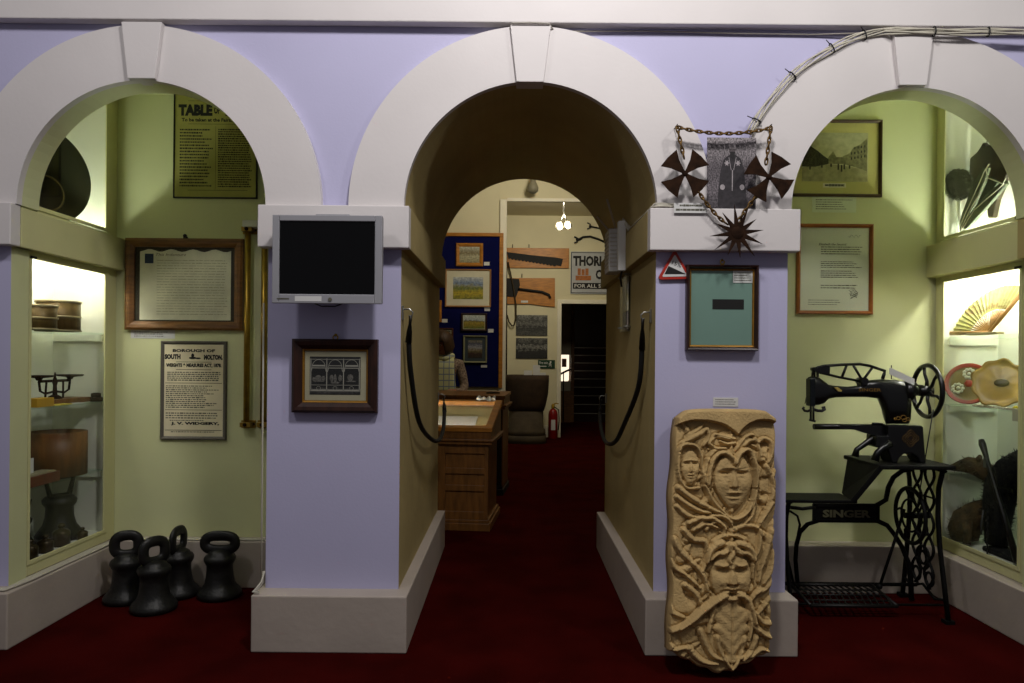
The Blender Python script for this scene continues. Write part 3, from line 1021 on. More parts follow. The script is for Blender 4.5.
    mb = MB().tube([(c + .009 * math.cos(t * PI / 8), YW - .02, z1 + .030 + .009 * math.sin(t * PI / 8)) for t in range(16)], .003, 6, closed=True)
    mb.ball((c, YW - .014, z1 + .040), .006).box(c - .007, c + .007, YW - .022, YW - .018, z1 + .014, z1 + .024)
    mb.build('hanging_ring', BRASS, r)
    label_card((713, 397.5, 738, 406.5), YW, 'tiny white label stuck on lilac wall just above the carved stone', rows=3)


pillar_right_things()


# ------------------------------------------------------------------ carved stone
def carved_stone():
    import numpy as np
    PX0, PX1, PY0, PY1 = 671.0, 778.0, 406.0, 676.0
    nx, ny = 215, 541
    gx, gy = np.meshgrid(np.linspace(PX0, PX1, nx), np.linspace(PY0, PY1, ny))

    def seg_d(pts, X, Y):
        best = np.full(X.shape, 1e9); tt = np.zeros(X.shape)
        n = len(pts) - 1
        for i in range(n):
            ax, ay = pts[i]; bx, by = pts[i + 1]
            dx, dy = bx - ax, by - ay
            L = dx * dx + dy * dy + 1e-9
            t = np.clip(((X - ax) * dx + (Y - ay) * dy) / L, 0, 1)
            d = np.hypot(X - ax - t * dx, Y - ay - t * dy)
            m = d < best
            best = np.where(m, d, best); tt = np.where(m, (i + t) / n, tt)
        return best, tt

    def smooth(pts, n=5):
        out = []
        N = len(pts)
        for i in range(N - 1):
            p0 = pts[max(i - 1, 0)]; p1 = pts[i]; p2 = pts[i + 1]; p3 = pts[min(i + 2, N - 1)]
            for k in range(n):
                t = k / n
                out.append(tuple(.5 * ((2 * p1[j]) + (-p0[j] + p2[j]) * t + (2 * p0[j] - 5 * p1[j] + 4 * p2[j] - p3[j]) * t * t + (-p0[j] + 3 * p1[j] - 3 * p2[j] + p3[j]) * t ** 3) for j in (0, 1)))
        out.append(pts[-1])
        return out

    A = lambda x, y: (670 + x / 5.25, 400 + y / 5.25)
    B = lambda x, y: (660 + x / 4.19, 520 + y / 4.19)
    h = np.full(gx.shape, 0.30)
    rr = random.Random(11)

    def stroke(pts, wid, hh, taper=.75, groove=.10):
        nonlocal h
        p = smooth(pts)
        d, t = seg_d(p, gx, gy)
        wl = wid * (1 - taper * t ** 1.6)
        prof = np.clip(1 - (d / wl) ** 1.5, 0, 1) ** .8
        gr = np.exp(-((d - wl * 1.15) / (wid * .28)) ** 2) * groove
        vein = np.exp(-(d / (wid * .13)) ** 2) * .05
        h = np.where(prof > 0, np.maximum(h * (1 - prof * .7), h * .25 + hh * (.35 + .65 * prof) - vein), h - gr)

    def blob(c, rx, ry, hh, p=2.0, rot=0.0):
        nonlocal h
        cr, sr = math.cos(rot), math.sin(rot)
        u = ((gx - c[0]) * cr + (gy - c[1]) * sr) / rx
        v = (-(gx - c[0]) * sr + (gy - c[1]) * cr) / ry
        h = h + hh * np.exp(-(np.abs(u) ** p + np.abs(v) ** p))

    # filling foliage: short curling leaves over the whole field
    for i in range(55):
        x, y = rr.uniform(674, 775), rr.uniform(430, 660)
        a = (-1 if x < 725 else 1) * rr.uniform(.3, 1.2) + PI / 2 + rr.uniform(-.5, .5)
        L = rr.uniform(12, 26); cv = rr.uniform(-.12, .12)
        pts = [(x, y)]
        for k in range(4):
            a += cv * 2
            x += math.cos(a) * L / 4; y -= math.sin(a) * L / 4
            pts.append((x, y))
        stroke(pts, rr.uniform(3.2, 5.5), rr.uniform(.36, .52), groove=.16)
    SA = [
        ([(335, 325), (350, 270), (385, 215), (430, 190), (445, 205)], 3.2, .85),
        ([(340, 330), (375, 270), (410, 225), (450, 215), (475, 260), (480, 330)], 3.4, .8),
        ([(350, 330), (400, 270), (440, 290), (450, 340)], 2.6, .72),
        ([(200, 330), (225, 285), (265, 270), (305, 285), (335, 325)], 3.4, .86),
        ([(335, 215), (290, 205), (240, 195), (215, 215), (200, 240), (240, 265), (290, 265)], 3.0, .8),
        ([(340, 235), (300, 240), (260, 225)], 2.6, .7),
        ([(60, 240), (100, 215), (150, 190), (190, 160), (200, 200), (170, 250)], 3.2, .66),
        ([(40, 290), (55, 255), (100, 245), (140, 265), (160, 320), (165, 400)], 2.6, .8),
        ([(40, 300), (35, 360), (45, 430), (80, 480), (150, 480)], 2.6, .78),
        ([(195, 330), (180, 400), (190, 480), (215, 540), (255, 590), (310, 640), (360, 640), (410, 600), (440, 530), (455, 450), (450, 380), (425, 320)], 3.0, .92),
        ([(40, 480), (90, 520), (150, 560), (210, 590), (270, 620), (310, 660)], 3.6, .84),
        ([(35, 530), (90, 570), (150, 600), (210, 615)], 3.2, .76),
        ([(35, 580), (80, 620), (130, 640), (180, 630)], 3.0, .7),
        ([(150, 690), (180, 650), (230, 630), (290, 640), (330, 690)], 3.0, .8),
        ([(190, 700), (215, 670), (250, 665), (290, 700)], 2.4, .7),
        ([(490, 330), (520, 380), (545, 440), (540, 520), (510, 600), (470, 660)], 3.2, .78),
        ([(450, 480), (440, 560), (430, 620), (390, 670)], 3.0, .8),
        ([(470, 230), (500, 210), (535, 230), (540, 290), (520, 340)], 2.8, .7),
        ([(540, 560), (500, 620), (460, 690)], 3.0, .72),
        ([(560, 380), (540, 420), (550, 480)], 2.4, .7),
        ([(180, 470), (230, 560), (280, 610)], 2.4, .7),
    ]
    for pts, wd, hh in SA:
        stroke([A(*p) for p in pts], wd, hh, taper=.45)
    SB = [
        ([(60, 100), (90, 150), (140, 200), (185, 250), (200, 310)], 3.6, .76),
        ([(45, 190), (80, 230), (120, 255), (170, 300)], 3.2, .7),
        ([(100, 60), (140, 100), (190, 110), (200, 170), (180, 230)], 3.4, .72),
        ([(120, 30), (170, 10), (230, 15), (270, 50), (260, 90)], 3.0, .8),
        ([(140, 60), (190, 35), (240, 50)], 2.6, .72),
        ([(230, 110), (265, 85), (310, 80), (350, 100)], 3.2, .8),
        ([(300, 60), (350, 40), (400, 45), (430, 80)], 3.2, .7),
        ([(470, 60), (450, 130), (430, 200), (410, 270)], 3.6, .74),
        ([(480, 150), (470, 210), (440, 270), (400, 320)], 3.4, .68),
        ([(420, 60), (415, 130), (390, 190), (385, 260)], 2.6, .76),
        ([(480, 250), (440, 300), (400, 320), (380, 350)], 3.2, .7),
        ([(480, 330), (450, 350), (410, 400)], 3.4, .66),
        ([(470, 440), (430, 440), (400, 400)], 3.2, .7),
        ([(465, 495), (430, 480), (395, 440)], 3.2, .66),
        ([(40, 350), (60, 400), (110, 420)], 3.4, .66),
        ([(110, 290), (150, 320), (175, 370), (170, 400)], 3.4, .62),
        # moustache leaves
        ([(275, 325), (240, 350), (190, 385), (140, 430), (90, 465), (35, 480)], 5.0, .98),
        ([(325, 325), (360, 345), (380, 390), (390, 440), (420, 480), (465, 500)], 4.4, .92),
        ([(60, 540), (40, 560), (80, 550), (130, 540)], 3.4, .7),
        ([(130, 545), (160, 580), (195, 600), (240, 605)], 3.4, .78),
        ([(170, 470), (190, 520), (220, 570), (265, 590)], 3.6, .8),
        ([(240, 500), (255, 560), (300, 630)], 3.2, .78),
        ([(350, 500), (335, 570), (300, 630)], 3.2, .76),
        ([(340, 580), (380, 570), (420, 545), (460, 560)], 3.2, .74),
        ([(400, 500), (380, 550), (345, 590)], 3.2, .7),
        ([(230, 380), (215, 430), (205, 480)], 3.4, .74),
        ([(370, 400), (380, 450), (370, 510)], 3.2, .72),
    ]
    for pts, wd, hh in SB:
        stroke([B(*p) for p in pts], wd, hh, taper=.5)

    def ell(c, rx, ry, top, chin=0.0):
        u = (gx - c[0]); v = (gy - c[1])
        wx = rx * (1 - chin * np.clip(v / ry, 0, 1) ** 1.6)
        q = 1 - (u / wx) ** 2 - (v / ry) ** 2
        return q

    def face(c, rx, ry, base, rise, chin, k=1.0, tilt=0.0, grim=False):
        nonlocal h
        q = ell(c, rx, ry, 1, chin)
        inside = q > 0
        hf = base + rise * np.sqrt(np.clip(q, 0, 1))
        h = np.where(inside, hf, h - .18 * np.exp(-np.clip(-q, 0, 9) * 4) )
        cx, cy = c
        ex, ey = .42 * rx, -.22 * ry
        for s in (-1, 1):
            blob((cx + s * ex, cy + ey - .03 * ry), .33 * rx, .12 * ry, -.40 * k)                       # socket
            blob((cx + s * ex, cy + ey + .03 * ry), .22 * rx, .055 * ry, .24 * k)                        # lid
            blob((cx + s * ex, cy + ey - .19 * ry), .40 * rx, .065 * ry, .16 * k, rot=-s * (.25 if grim else -.18))     # brow
            blob((cx + s * .5 * rx, cy + .16 * ry), .26 * rx, .16 * ry, .12 * k)                          # cheek
            blob((cx + s * .22 * rx, cy + .16 * ry), .07 * rx, .16 * ry, -.12 * k)
            blob((cx + s * .13 * rx, cy + .19 * ry), .11 * rx, .045 * ry, .10 * k)                        # nostril
            blob((cx + s * .12 * rx, cy + .25 * ry), .08 * rx, .025 * ry, -.22 * k)
        blob((cx, cy - .02 * ry), (.15 if grim else .11) * rx, .21 * ry, .26 * k)                         # nose
        blob((cx, cy + .15 * ry), (.22 if grim else .15) * rx, .08 * ry, .20 * k)
        blob((cx, cy + .40 * ry), .27 * rx, .042 * ry, .20 * k)                                           # lips
        blob((cx, cy + .46 * ry), .25 * rx, .028 * ry, -.34 * k)
        blob((cx, cy + .53 * ry), .22 * rx, .045 * ry, .18 * k)
        blob((cx, cy + .76 * ry), .22 * rx, .12 * ry, .14 * k)

    face((732.5, 484), 19.5, 29.5, .50, .50, .45, k=1.25)
    face((689.5, 471), 9.5, 18.0, .40, .32, .35, k=.9)
    face((730.5, 581), 20, 27, .45, .50, .15, k=1.5, grim=True)
    # hood of the upper face dipping to a peak over the nose, and a leafy fringe on the lower forehead
    for pts in ([(734.5, 466), (730, 459), (722, 455), (714, 460), (709, 472), (708, 488)], [(734.5, 466), (739, 456), (747, 452), (753, 460), (756, 474), (755, 490)]):
        stroke(pts, 3.2, 1.05, taper=.35, groove=.16)
    for pts in ([(729, 549), (724, 556), (716, 558), (710, 564)], [(729, 549), (732, 557), (728, 563), (729, 566)], [(733, 549), (739, 556), (747, 557), (752, 563)],
                [(722, 547), (714, 551), (709, 558), (707, 566)], [(738, 547), (746, 550), (752, 556), (754, 564)]):
        stroke(pts, 4.2, 1.02, taper=.55, groove=.14)
    for c, dx in (((722.5, 573.5), -1), ((738.5, 573.0), 1)):
        blob(c, 5.0, 2.6, -.45); blob((c[0], c[1] + .6), 3.6, 1.2, .42)
        blob((c[0] - dx * 1.5, c[1] - 4.4), 5.5, 1.6, .25, rot=dx * .35)
    blob((731, 584), 4.2, 3.4, .42); blob((731, 578), 2.2, 6.0, .25); blob((727.5, 588.5), 1.4, 1.0, -.4); blob((734.5, 588.5), 1.4, 1.0, -.4)
    for c in ((724.6, 473.6), (740.8, 472.8)):
        blob(c, 5.2, 2.5, -.34); blob((c[0], c[1] + .5), 3.9, 1.1, .34)
    blob((732.8, 487), 2.6, 2.4, .30); blob((732.6, 499.5), 5.4, 1.0, -.42); blob((732.6, 497.2), 4.6, 1.2, .22); blob((732.4, 502.0), 3.8, 1.3, .24)
    # moustache again over the face, beard leaf with a vein
    stroke([B(*p) for p in [(278, 322), (245, 345), (190, 385), (140, 430), (90, 465)]], 4.2, 1.0, taper=.5)
    stroke([B(*p) for p in [(322, 322), (355, 340), (380, 385), (395, 440)]], 4.0, .95, taper=.4)
    bx, by = B(298, 450)
    u = np.abs(gx - bx); v = (gy - by) / 36
    wl = 17 * np.sqrt(np.clip(1 - v * v, 0, 1)) * (1 - .35 * np.clip(v, 0, 1)) + 2.4 * np.sin(gy * .42 + .8 * np.sin(gy * .23))
    leaf = np.clip(1 - u / np.maximum(wl, .5), 0, 1)
    h = np.where(leaf > 0, np.maximum(h, .40 + .36 * np.sqrt(leaf) + .03 * np.sin(gy * .55 + u * .5)), h)
    h -= .16 * np.exp(-(u / .9) ** 2) * (np.abs(v) < 1)
    blob(B(296, 322), 6.0, 1.8, -.55)
    blob(B(298, 343), 5.0, 1.6, .30)
    for (c, rx, ry, dd, ro) in ((B(343, 362), 4.5, 3.6, -.6, .3), (B(243, 365), 3.6, 2.0, -.3, -.5), (B(130, 340), 3.2, 9, -.35, -.6), (B(110, 415), 5, 2.5, -.3, 0),
                                (B(262, 540), 2.5, 6, -.3, -.5), (B(335, 545), 2.5, 6, -.3, .5), (B(360, 548), 4, 1.6, -.3, 0), (A(492, 245), 4.2, 4.8, -.5, .3),
                                (A(490, 345), 3.6, 2.4, -.5, 0), (A(483, 432), 3, 2.4, -.4, 0), (A(490, 518), 2.8, 2.6, -.45, 0), (A(235, 200), 3.2, 1.6, -.45, -.3),
                                (A(430, 205), 3, 1.6, -.45, .3), (A(175, 500), 1.6, 7, -.4, -.2), (A(480, 575), 2, 8, -.45, -.35), (A(130, 645), 2, 1.5, -.3, 0),
                                (B(410, 455), 3, 2, -.35, 0), (B(425, 290), 3.5, 2, -.3, .4), (B(430, 225), 2, 5, -.3, .4), (B(90, 245), 5, 1.4, -.3, .5)):
        blob(c, rx, ry, dd, rot=ro)
    # plain upper field, dipping to a point between two hollow lobes
    lobe = np.where(gx < 737.6, 455 - 34 * np.sqrt(np.clip(1 - ((gx - 699) / 46) ** 2, 0, 1)), 452 - 32 * np.sqrt(np.clip(1 - ((gx - 764) / 30) ** 2, 0, 1)))
    plain = gy < lobe
    sh = np.exp(-np.clip(gy - lobe, 0, 50) / 5.0)
    h = np.where(plain, .93, h - .34 * sh)
    # stone grain
    g1 = np.random.RandomState(3).rand(ny, nx)
    for _ in range(2):
        g1 = (g1 + np.roll(g1, 1, 0) + np.roll(g1, 1, 1) + np.roll(g1, -1, 0) + np.roll(g1, -1, 1)) / 5
    h = h + (g1 - .5) * .12
    h = np.clip(h, -.25, 1.35)
    h = (h * 2 + np.roll(h, 1, 0) + np.roll(h, -1, 0) + np.roll(h, 1, 1) + np.roll(h, -1, 1)) / 6
    # slab outline (edge pulls the grid in and rounds it off)
    def half(py):
        t = (py - 407) / 268
        return 51.0 + 2.2 * math.sin(t * 5.3) + .9 * math.sin(t * 23)
    mb = MB()
    wpx = .440 / 104
    lean = math.atan2(.19, 1.09)
    verts = []
    DEP = .044
    for j in range(ny):
        py = PY0 + (PY1 - PY0) * j / (ny - 1)
        cxp = 726 - 5.0 * (py - 407) / 268
        hw = half(py)
        for i in range(nx):
            t = -1 + 2 * i / (nx - 1)
            u_ = t * hw * wpx * (.985 + .03 * (py - PY0) / (PY1 - PY0))
            # bottom comes to a shallow point, top is gently bowed
            bot = .088 * abs(t) ** 1.25 + .004 * math.sin(t * 19)
            top = 1.098 - .018 * t ** 4 - .022 * max(0, abs(t) - .8) / .2
            f = (PY1 - py) / (PY1 - PY0)
            v_ = bot + (top - bot) * f
            # sample the relief where that point lies in the photograph's frame
            sx_ = (cxp + t * hw - PX0) / (PX1 - PX0) * (nx - 1)
            sy_ = (675 - v_ / 1.1 * 268 - PY0) / (PY1 - PY0) * (ny - 1)
            ii = min(nx - 1, max(0, int(round(sx_)))); jj = min(ny - 1, max(0, int(round(sy_))))
            e = min(1.0, (1 - abs(t)) / .045, max(0, (v_ - bot)) / .018, max(0, (top - v_)) / .022)
            e = math.sqrt(max(0, 1 - (1 - e) ** 2))
            hh = h[jj, ii] * DEP * e + (e - 1) * .03
            verts.append((u_ + (cxp - 721) * wpx * 3.2, -(.085 + hh), v_))
    R = Matrix.Rotation(-lean, 3, 'X')
    base = Vector((.866, 3.045, 0.0))
    fr = [R @ Vector(p) for p in verts]
    rim_back = []
    fs = [(j * nx + i, j * nx + i + 1, (j + 1) * nx + i + 1, (j + 1) * nx + i) for j in range(ny - 1) for i in range(nx - 1)]
    edge = [i for i in range(nx)] + [j * nx + nx - 1 for j in range(1, ny)] + [(ny - 1) * nx + i for i in range(nx - 2, -1, -1)] + [j * nx for j in range(ny - 2, 0, -1)]
    n0 = len(fr)
    for k in edge:
        p = Vector(verts[k]); p.y = 0
        fr.append(R @ p)
    E = len(edge)
    for a in range(E):
        b = (a + 1) % E
        fs.append((edge[a], edge[b], n0 + b, n0 + a))
    fs.append(tuple(n0 + a for a in range(E)))
    zmin = min(p.z for p in fr)
    fr = [p + base - Vector((0, 0, zmin)) for p in fr]
    mb.add(fr, fs, 0, True)
    STONE = mat('carved_sandstone', (0.71, 0.60, 0.40), .85, var=.14, scale=9, bump=.25, bscale=150, detail=8)
    o = mb.build('carved_stone', STONE)
    tag(o, 'tall carved sandstone slab with two leafy faces leaning against right pillar', 'carved stone')


carved_stone()


# ------------------------------------------------------------------ things in the right alcove (walls)
def right_wall_things():
    r, (x0, x1, z0, z1), ys, yb = framed('framed_print', 'antique engraving of a town street in wide mount, high in right alcove', 'framed print',
                                         (791, 119, 883, 196), YA, .025, .016, mat('brown_frame', (.26, .17, .07), .45, var=.2))
    MOUNT = mat('mount_olive', (.76, .72, .44), .8, var=.04)
    sheet(x0, x1, z0, z1, ys + .004, MOUNT, r, 'mount')
    a, b, c, d = rect(803, 132, 869, 181, YA - .02)
    sheet(a, b, c, d, ys + .002, ramp_mat('engraving_sky', [(0, (.66, .63, .46)), (.35, (.78, .75, .58)), (1, (.70, .68, .52))], .1, 3, vscale=10, speck=.2), r, 'engraving')
    wx, hz = b - a, d - c
    def fl(pts, m, nm, y=.0012):
        MB().prism([(a + u * wx, c + v * hz) for u, v in pts], lambda p, q: Vector((p, ys + y, q)), lambda p, q: Vector((p, ys + y + .0008, q))).build(nm, m, r)
    DK = mat('engraving_dark', (.23, .22, .14), .8, var=.4, scale=70)
    MD = mat('engraving_mid', (.50, .48, .33), .8, var=.3, scale=60)
    fl([(0, .3), (0, .95), (.06, .88), (.13, .72), (.24, .62), (.33, .52), (.40, .46), (.40, .36), (.2, .3)], DK, 'left_houses')
    fl([(.62, .36), (.62, .52), (.72, .58), (.78, .70), (.88, .76), (.99, .90), (.99, .22), (.8, .3)], MD, 'right_houses')
    fl([(.38, .36), (.40, .5), (.47, .62), (.52, .50), (.62, .50), (.62, .36)], MD, 'far_houses', .0016)
    fl([(0, 0), (0, .28), (.3, .36), (.6, .34), (.99, .24), (.99, .02)], mat('engraving_road', (.62, .59, .42), .8, var=.2, scale=30), 'street', .0018)
    mb = MB()
    for (u, v, q) in ((.30, .32, .04), (.55, .30, .06), (.60, .27, .07), (.64, .3, .05), (.44, .33, .03), (.72, .3, .035), (.12, .30, .06)):
        mb.box(a + (u - .012) * wx, a + (u + .012) * wx, ys + .0004, ys + .0012, c + (v - q) * hz, c + (v + q) * hz)
    for i in range(5):
        for j in range(3):
            u = .74 + i * .05; v = .45 + j * .1 + i * .012
            if v < .62 + i * .05:
                mb.box(a + u * wx, a + (u + .018) * wx, ys + .0004, ys + .0012, c + v * hz, c + (v + .05) * hz)
    mb.build('figures_and_windows', DK, r)
    a2, b2, c2, d2 = rect(824, 182.5, 847, 187, YA - .02)
    sheet(a2, b2, c2, d2, ys + .002, PAPER, r, 'title_slip')
    words(MB(), a2 + .01, b2 - .01, c2 + .004, d2 - .004, 1, ys + .0014, .8, 0, seed=2, minw=.1, maxw=.2).build('title', GREYINK, r)
    label_card((812, 197, 856, 212.5), YA, 'pale green-tinted caption card below the street engraving', mat('green_card', (.80, .83, .72), .7), 5)
    r, (x0, x1, z0, z1), ys, yb = framed('framed_document', 'handwritten charter on pale paper in orange wood frame below the engraving', 'framed document',
                                         (798, 223.5, 874, 314), YA, .03, .020, mat('orange_frame', (.58, .33, .12), .45, var=.15, scale=8))
    sheet(x0, x1, z0, z1, ys + .002, mat('charter_paper', (.86, .87, .78), .7, var=.03), r, 'sheet')
    wx, hz = x1 - x0, z1 - z0
    fn = lambda p, q: Vector((p, ys + .0008, q))
    mb = MB()
    mb.text('Elizabeth the Second', x0 + wx * .47, z1 - hz * .20, wx * .40, hz * .028, fn, .012, shear=.3)
    words(mb, x0 + wx * .30, x1 - wx * .08, z1 - hz * .33, z1 - hz * .22, 4, ys + .0008, .35, .1, seed=21, minw=.03, maxw=.1)
    words(mb, x0 + wx * .30, x1 - wx * .08, z1 - hz * .49, z1 - hz * .40, 4, ys + .0008, .35, .25, seed=22, minw=.03, maxw=.1)
    words(mb, x0 + wx * .30, x1 - wx * .08, z1 - hz * .61, z1 - hz * .51, 4, ys + .0008, .35, .3, seed=23, minw=.03, maxw=.1)
    words(mb, x0 + wx * .30, x1 - wx * .08, z1 - hz * .74, z1 - hz * .68, 2, ys + .0008, .35, .2, seed=24, minw=.03, maxw=.1)
    words(mb, x0 + wx * .12, x1 - wx * .4, z0 + hz * .06, z0 + hz * .14, 3, ys + .0008, .25, .2, seed=25, minw=.03, maxw=.1)
    mb.tube([fn(x1 - wx * (.22 - .07 * math.sin(t * 1.9)), z0 + hz * (.18 + .05 * math.cos(t * 1.3) + .004 * t)) for t in range(14)], .0012, 4)
    mb.tube([fn(x1 - wx * (.3 - .02 * t), z1 - hz * (.10 + .02 * math.sin(t * 2.0))) for t in range(10)], .001, 4)
    mb.build('handwriting', mat('brown_ink', (.30, .29, .20), .8), r)


right_wall_things()


# ------------------------------------------------------------------ sewing machine on its treadle stand
def sewing_machine():
    MACH = mat('black_enamel', (0.022, 0.023, 0.024), .28, metal=.0, var=.2, scale=10, spec=.5)
    CAST = mat('black_cast_iron', (0.026, 0.025, 0.024), .6, var=.3, scale=30, bump=.2, bscale=120, spec=.15)
    GILT = mat('gold_transfer', (0.45, 0.33, 0.10), .5, var=.2)
    Ym = 3.74
    root = thing('sewing_machine', 'black cast iron treadle sewing machine with lattice arm and big hand wheel, right alcove', 'sewing machine', (1.82, 3.8, 0))
    Z = lambda x, y: (780 + x / 4.878, 350 + y / 4.878)       # enlargement of the head
    Q = lambda x, y: (780 + x / 4.016, 460 + y / 4.018)       # enlargement of the stand

    def plate(pts, y0, y1, name, m=MACH, bevel=.004, zz=Z):
        P = [W(*zz(*p), Ym) for p in pts]
        o = MB().prism([(p.x, p.z) for p in P], lambda a, b: Vector((a, y0, b)), lambda a, b: Vector((a, y1, b))).build(name, m, root, bevel=bevel)
        return o

    def bar(mb, pts, r, y=Ym, zz=Z, flat=None, n=8):
        return mb.tube([W(*zz(*p), y) for p in pts], r, n, flat=flat)

    # arm casting: rounded loft over stations (top, bottom) then column
    st = [(136, 132, 268, .020), (150, 126, 272, .026), (190, 132, 270, .028), (215, 150, 262, .028), (235, 168, 240, .026), (270, 174, 232, .025), (330, 178, 230, .025), (385, 172, 230, .026),
          (420, 148, 231, .030), (480, 141, 238, .034), (505, 141, 300, .037), (520, 141, 362, .040), (560, 142, 362, .042), (600, 150, 362, .042), (625, 162, 362, .038)]
    vs = []; n = 16
    for (x, t, b, hw) in st:
        a, c = W(*Z(x, t), Ym), W(*Z(x, b), Ym)
        cz, hz = (a.z + c.z) / 2, (a.z - c.z) / 2
        for k in range(n):
            q = 2 * PI * k / n
            sc = max(abs(math.cos(q)), abs(math.sin(q))) ** -.6
            vs.append((a.x, Ym + hw * math.cos(q) * sc * .9, cz + hz * math.sin(q) * min(1.0, sc * .98)))
    fs = [(i * n + k, i * n + (k + 1) % n, (i + 1) * n + (k + 1) % n, (i + 1) * n + k) for i in range(len(st) - 1) for k in range(n)]
    fs += [tuple(range(n)), tuple((len(st) - 1) * n + k for k in range(n))]
    MB().add(vs, fs, 0, True).build('machine_arm', MACH, root)
    plate([(133, 140), (160, 132), (160, 272), (133, 272)], Ym - .036, Ym + .02, 'face_plate', mat('steel_blue_plate', (.10, .115, .13), .3, metal=.5))
    # presser bar, needle bar and curled lever
    mb = MB()
    for x, y1 in ((150, 345), (163, 348)):
        bar(mb, [(x, 262), (x, y1)], .006)
    bar(mb, [(143, 340), (172, 348)], .006)
    mb.build('needle_bar', MACH, root)
    mb = MB()
    bar(mb, [(150, 292), (135, 299), (120, 296), (112, 285), (118, 279)], .007)
    bar(mb, [(165, 290), (185, 296), (205, 297), (218, 290), (216, 280), (206, 284)], .008)
    mb.build('presser_lever', MACH, root)
    mb = MB()
    bar(mb, [(168, 84), (168, 135)], .006); bar(mb, [(182, 100), (184, 132)], .007); bar(mb, [(160, 96), (156, 132)], .005); bar(mb, [(128, 230), (122, 262)], .0025)
    mb.build('tension_posts', MACH, root)
    # lattice lever on top
    mb = MB()
    bar(mb, [(160, 98), (185, 86), (215, 78), (300, 72), (390, 69), (440, 78), (512, 102), (508, 120), (500, 142)], .0095, flat=(1, .8))
    bar(mb, [(160, 98), (200, 112), (290, 133), (395, 153)], .0085, flat=(1, .8))
    for a, b in (((325, 74), (302, 133)), ((356, 72), (400, 146)), ((452, 84), (406, 146)), ((510, 106), (498, 140))):
        bar(mb, [a, b], .0085, flat=(1, .8))
    P = [W(*Z(*p), Ym) for p in ((160, 92), (215, 74), (240, 84), (238, 116), (200, 114), (170, 104))]
    mb.prism([(p.x, p.z) for p in P], lambda a, b: Vector((a, Ym - .012, b)), lambda a, b: Vector((a, Ym + .012, b)))
    p = W(*Z(400, 152), Ym)
    mb.cyl((p.x, Ym - .035, p.z), (p.x, Ym + .035, p.z), .019)
    p = W(*Z(405, 168), Ym)
    mb.box(p.x - .022, p.x + .022, Ym - .022, Ym + .022, p.z - .01, p.z + .02)
    p = W(*Z(163, 93), Ym)
    mb.cyl((p.x, Ym - .02, p.z), (p.x, Ym + .02, p.z), .009)
    mb.build('lattice_lever', MACH, root)
    MB().cyl(W(*Z(543, 142), Ym), W(*Z(543, 74), Ym), .0025, 8).build('spool_pin', MACH, root)
    P = [W(*Z(*p), Ym) for p in ((513, 88), (521, 87), (633, 140), (633, 168), (600, 157), (511, 116))]
    MB().prism([(p.x, p.z) for p in P], lambda a, b: Vector((a, Ym - .045, b)), lambda a, b: Vector((a, Ym - .042, b))).build('paper_tag', CARD, root)
    P = [W(*Z(*p), Ym) for p in ((252, 182), (268, 180), (288, 196), (286, 202), (270, 200))]
    MB().prism([(p.x, p.z) for p in P], lambda a, b: Vector((a, Ym - .034, b)), lambda a, b: Vector((a, Ym - .024, b))).build('brass_plate', mat('pale_brass', (.75, .66, .35), .4, metal=.3), root)
    p0 = W(*Z(420, 193), Ym)
    MB().text('SINGER', p0.x, p0.z, .115, .016, lambda a, b: Vector((a, Ym - .0395, b)), .01).build('arm_lettering', GILT, root)
    mb = MB()
    for cx, cy, r in ((555, 330, .010), (580, 326, .014), (602, 334, .009), (585, 340, .010), (540, 333, .006)):
        p = W(*Z(cx, cy), Ym)
        mb.tube([(p.x + r * math.cos(q * PI / 5), Ym - .0435, p.z + r * .8 * math.sin(q * PI / 5)) for q in range(10)], .0022, 4, closed=True)
    mb.build('gold_badge', GILT, root)
    # drive shaft, hand wheel
    hub = W(*Z(700, 200), Ym)
    zc = hub.z
    XW = W(927.2, 391, Ym).x
    c = Vector((XW, Ym, W(927.2, 391, Ym).z))
    q = Matrix.Rotation(PI / 2, 3, 'Y')
    mb = MB()
    mb.lathe([(.030, 0), (.052, .01), (.052, .045), (.030, .055), (.026, XW - hub.x + .055)], (hub.x - .11, Ym, c.z), 24, M=q)
    mb.build('drive_shaft', MACH, root)
    hw = thing_part = MB()
    R = .133
    hw.tube([c + Vector((0, R * math.cos(k * PI / 24), R * math.sin(k * PI / 24))) for k in range(48)], .0125, 10, closed=True)
    hw.tube([c + Vector((-.018, (R - .028) * math.cos(k * PI / 24), (R - .028) * math.sin(k * PI / 24))) for k in range(48)], .004, 8, closed=True) if False else None
    hw.cyl(c + Vector((-.045, 0, 0)), c + Vector((.022, 0, 0)), .027, 20)
    rim = hw.build('hand_wheel', MACH, root)
    for k in range(6):
        a = k * PI / 3 + .3
        d = Vector((0, math.cos(a), math.sin(a))); e = Vector((0, -math.sin(a), math.cos(a)))
        MB().tube([c + d * .02, c + d * .05 + e * .008, c + d * .09 - e * .004, c + d * (R - .004)], [.011, .009, .008, .010], 8).build('spoke', MACH, rim)
    # free-arm bed, base casting, feet
    mb = MB()
    bar(mb, [(164, 374), (300, 374), (520, 374)], .0145, n=14)
    P = [W(*Z(*p), Ym) for p in ((285, 378), (370, 390), (400, 402), (440, 412), (510, 414), (510, 366), (285, 366))]
    mb.prism([(p.x, p.z) for p in P], lambda a, b: Vector((a, Ym - .02, b)), lambda a, b: Vector((a, Ym + .02, b)))
    bar(mb, [(164, 366), (290, 366)], .004); bar(mb, [(450, 358), (500, 360)], .005)
    mb.build('free_arm_bed', MACH, root)
    plate([(500, 362), (664, 364), (671, 372), (675, 440), (684, 545), (656, 545), (644, 518), (615, 498), (580, 500), (556, 518), (545, 545), (520, 545), (500, 480), (480, 470), (442, 470), (445, 412), (500, 412)], Ym - .055, Ym + .055, 'base_casting', MACH, .006)
    mb = MB()
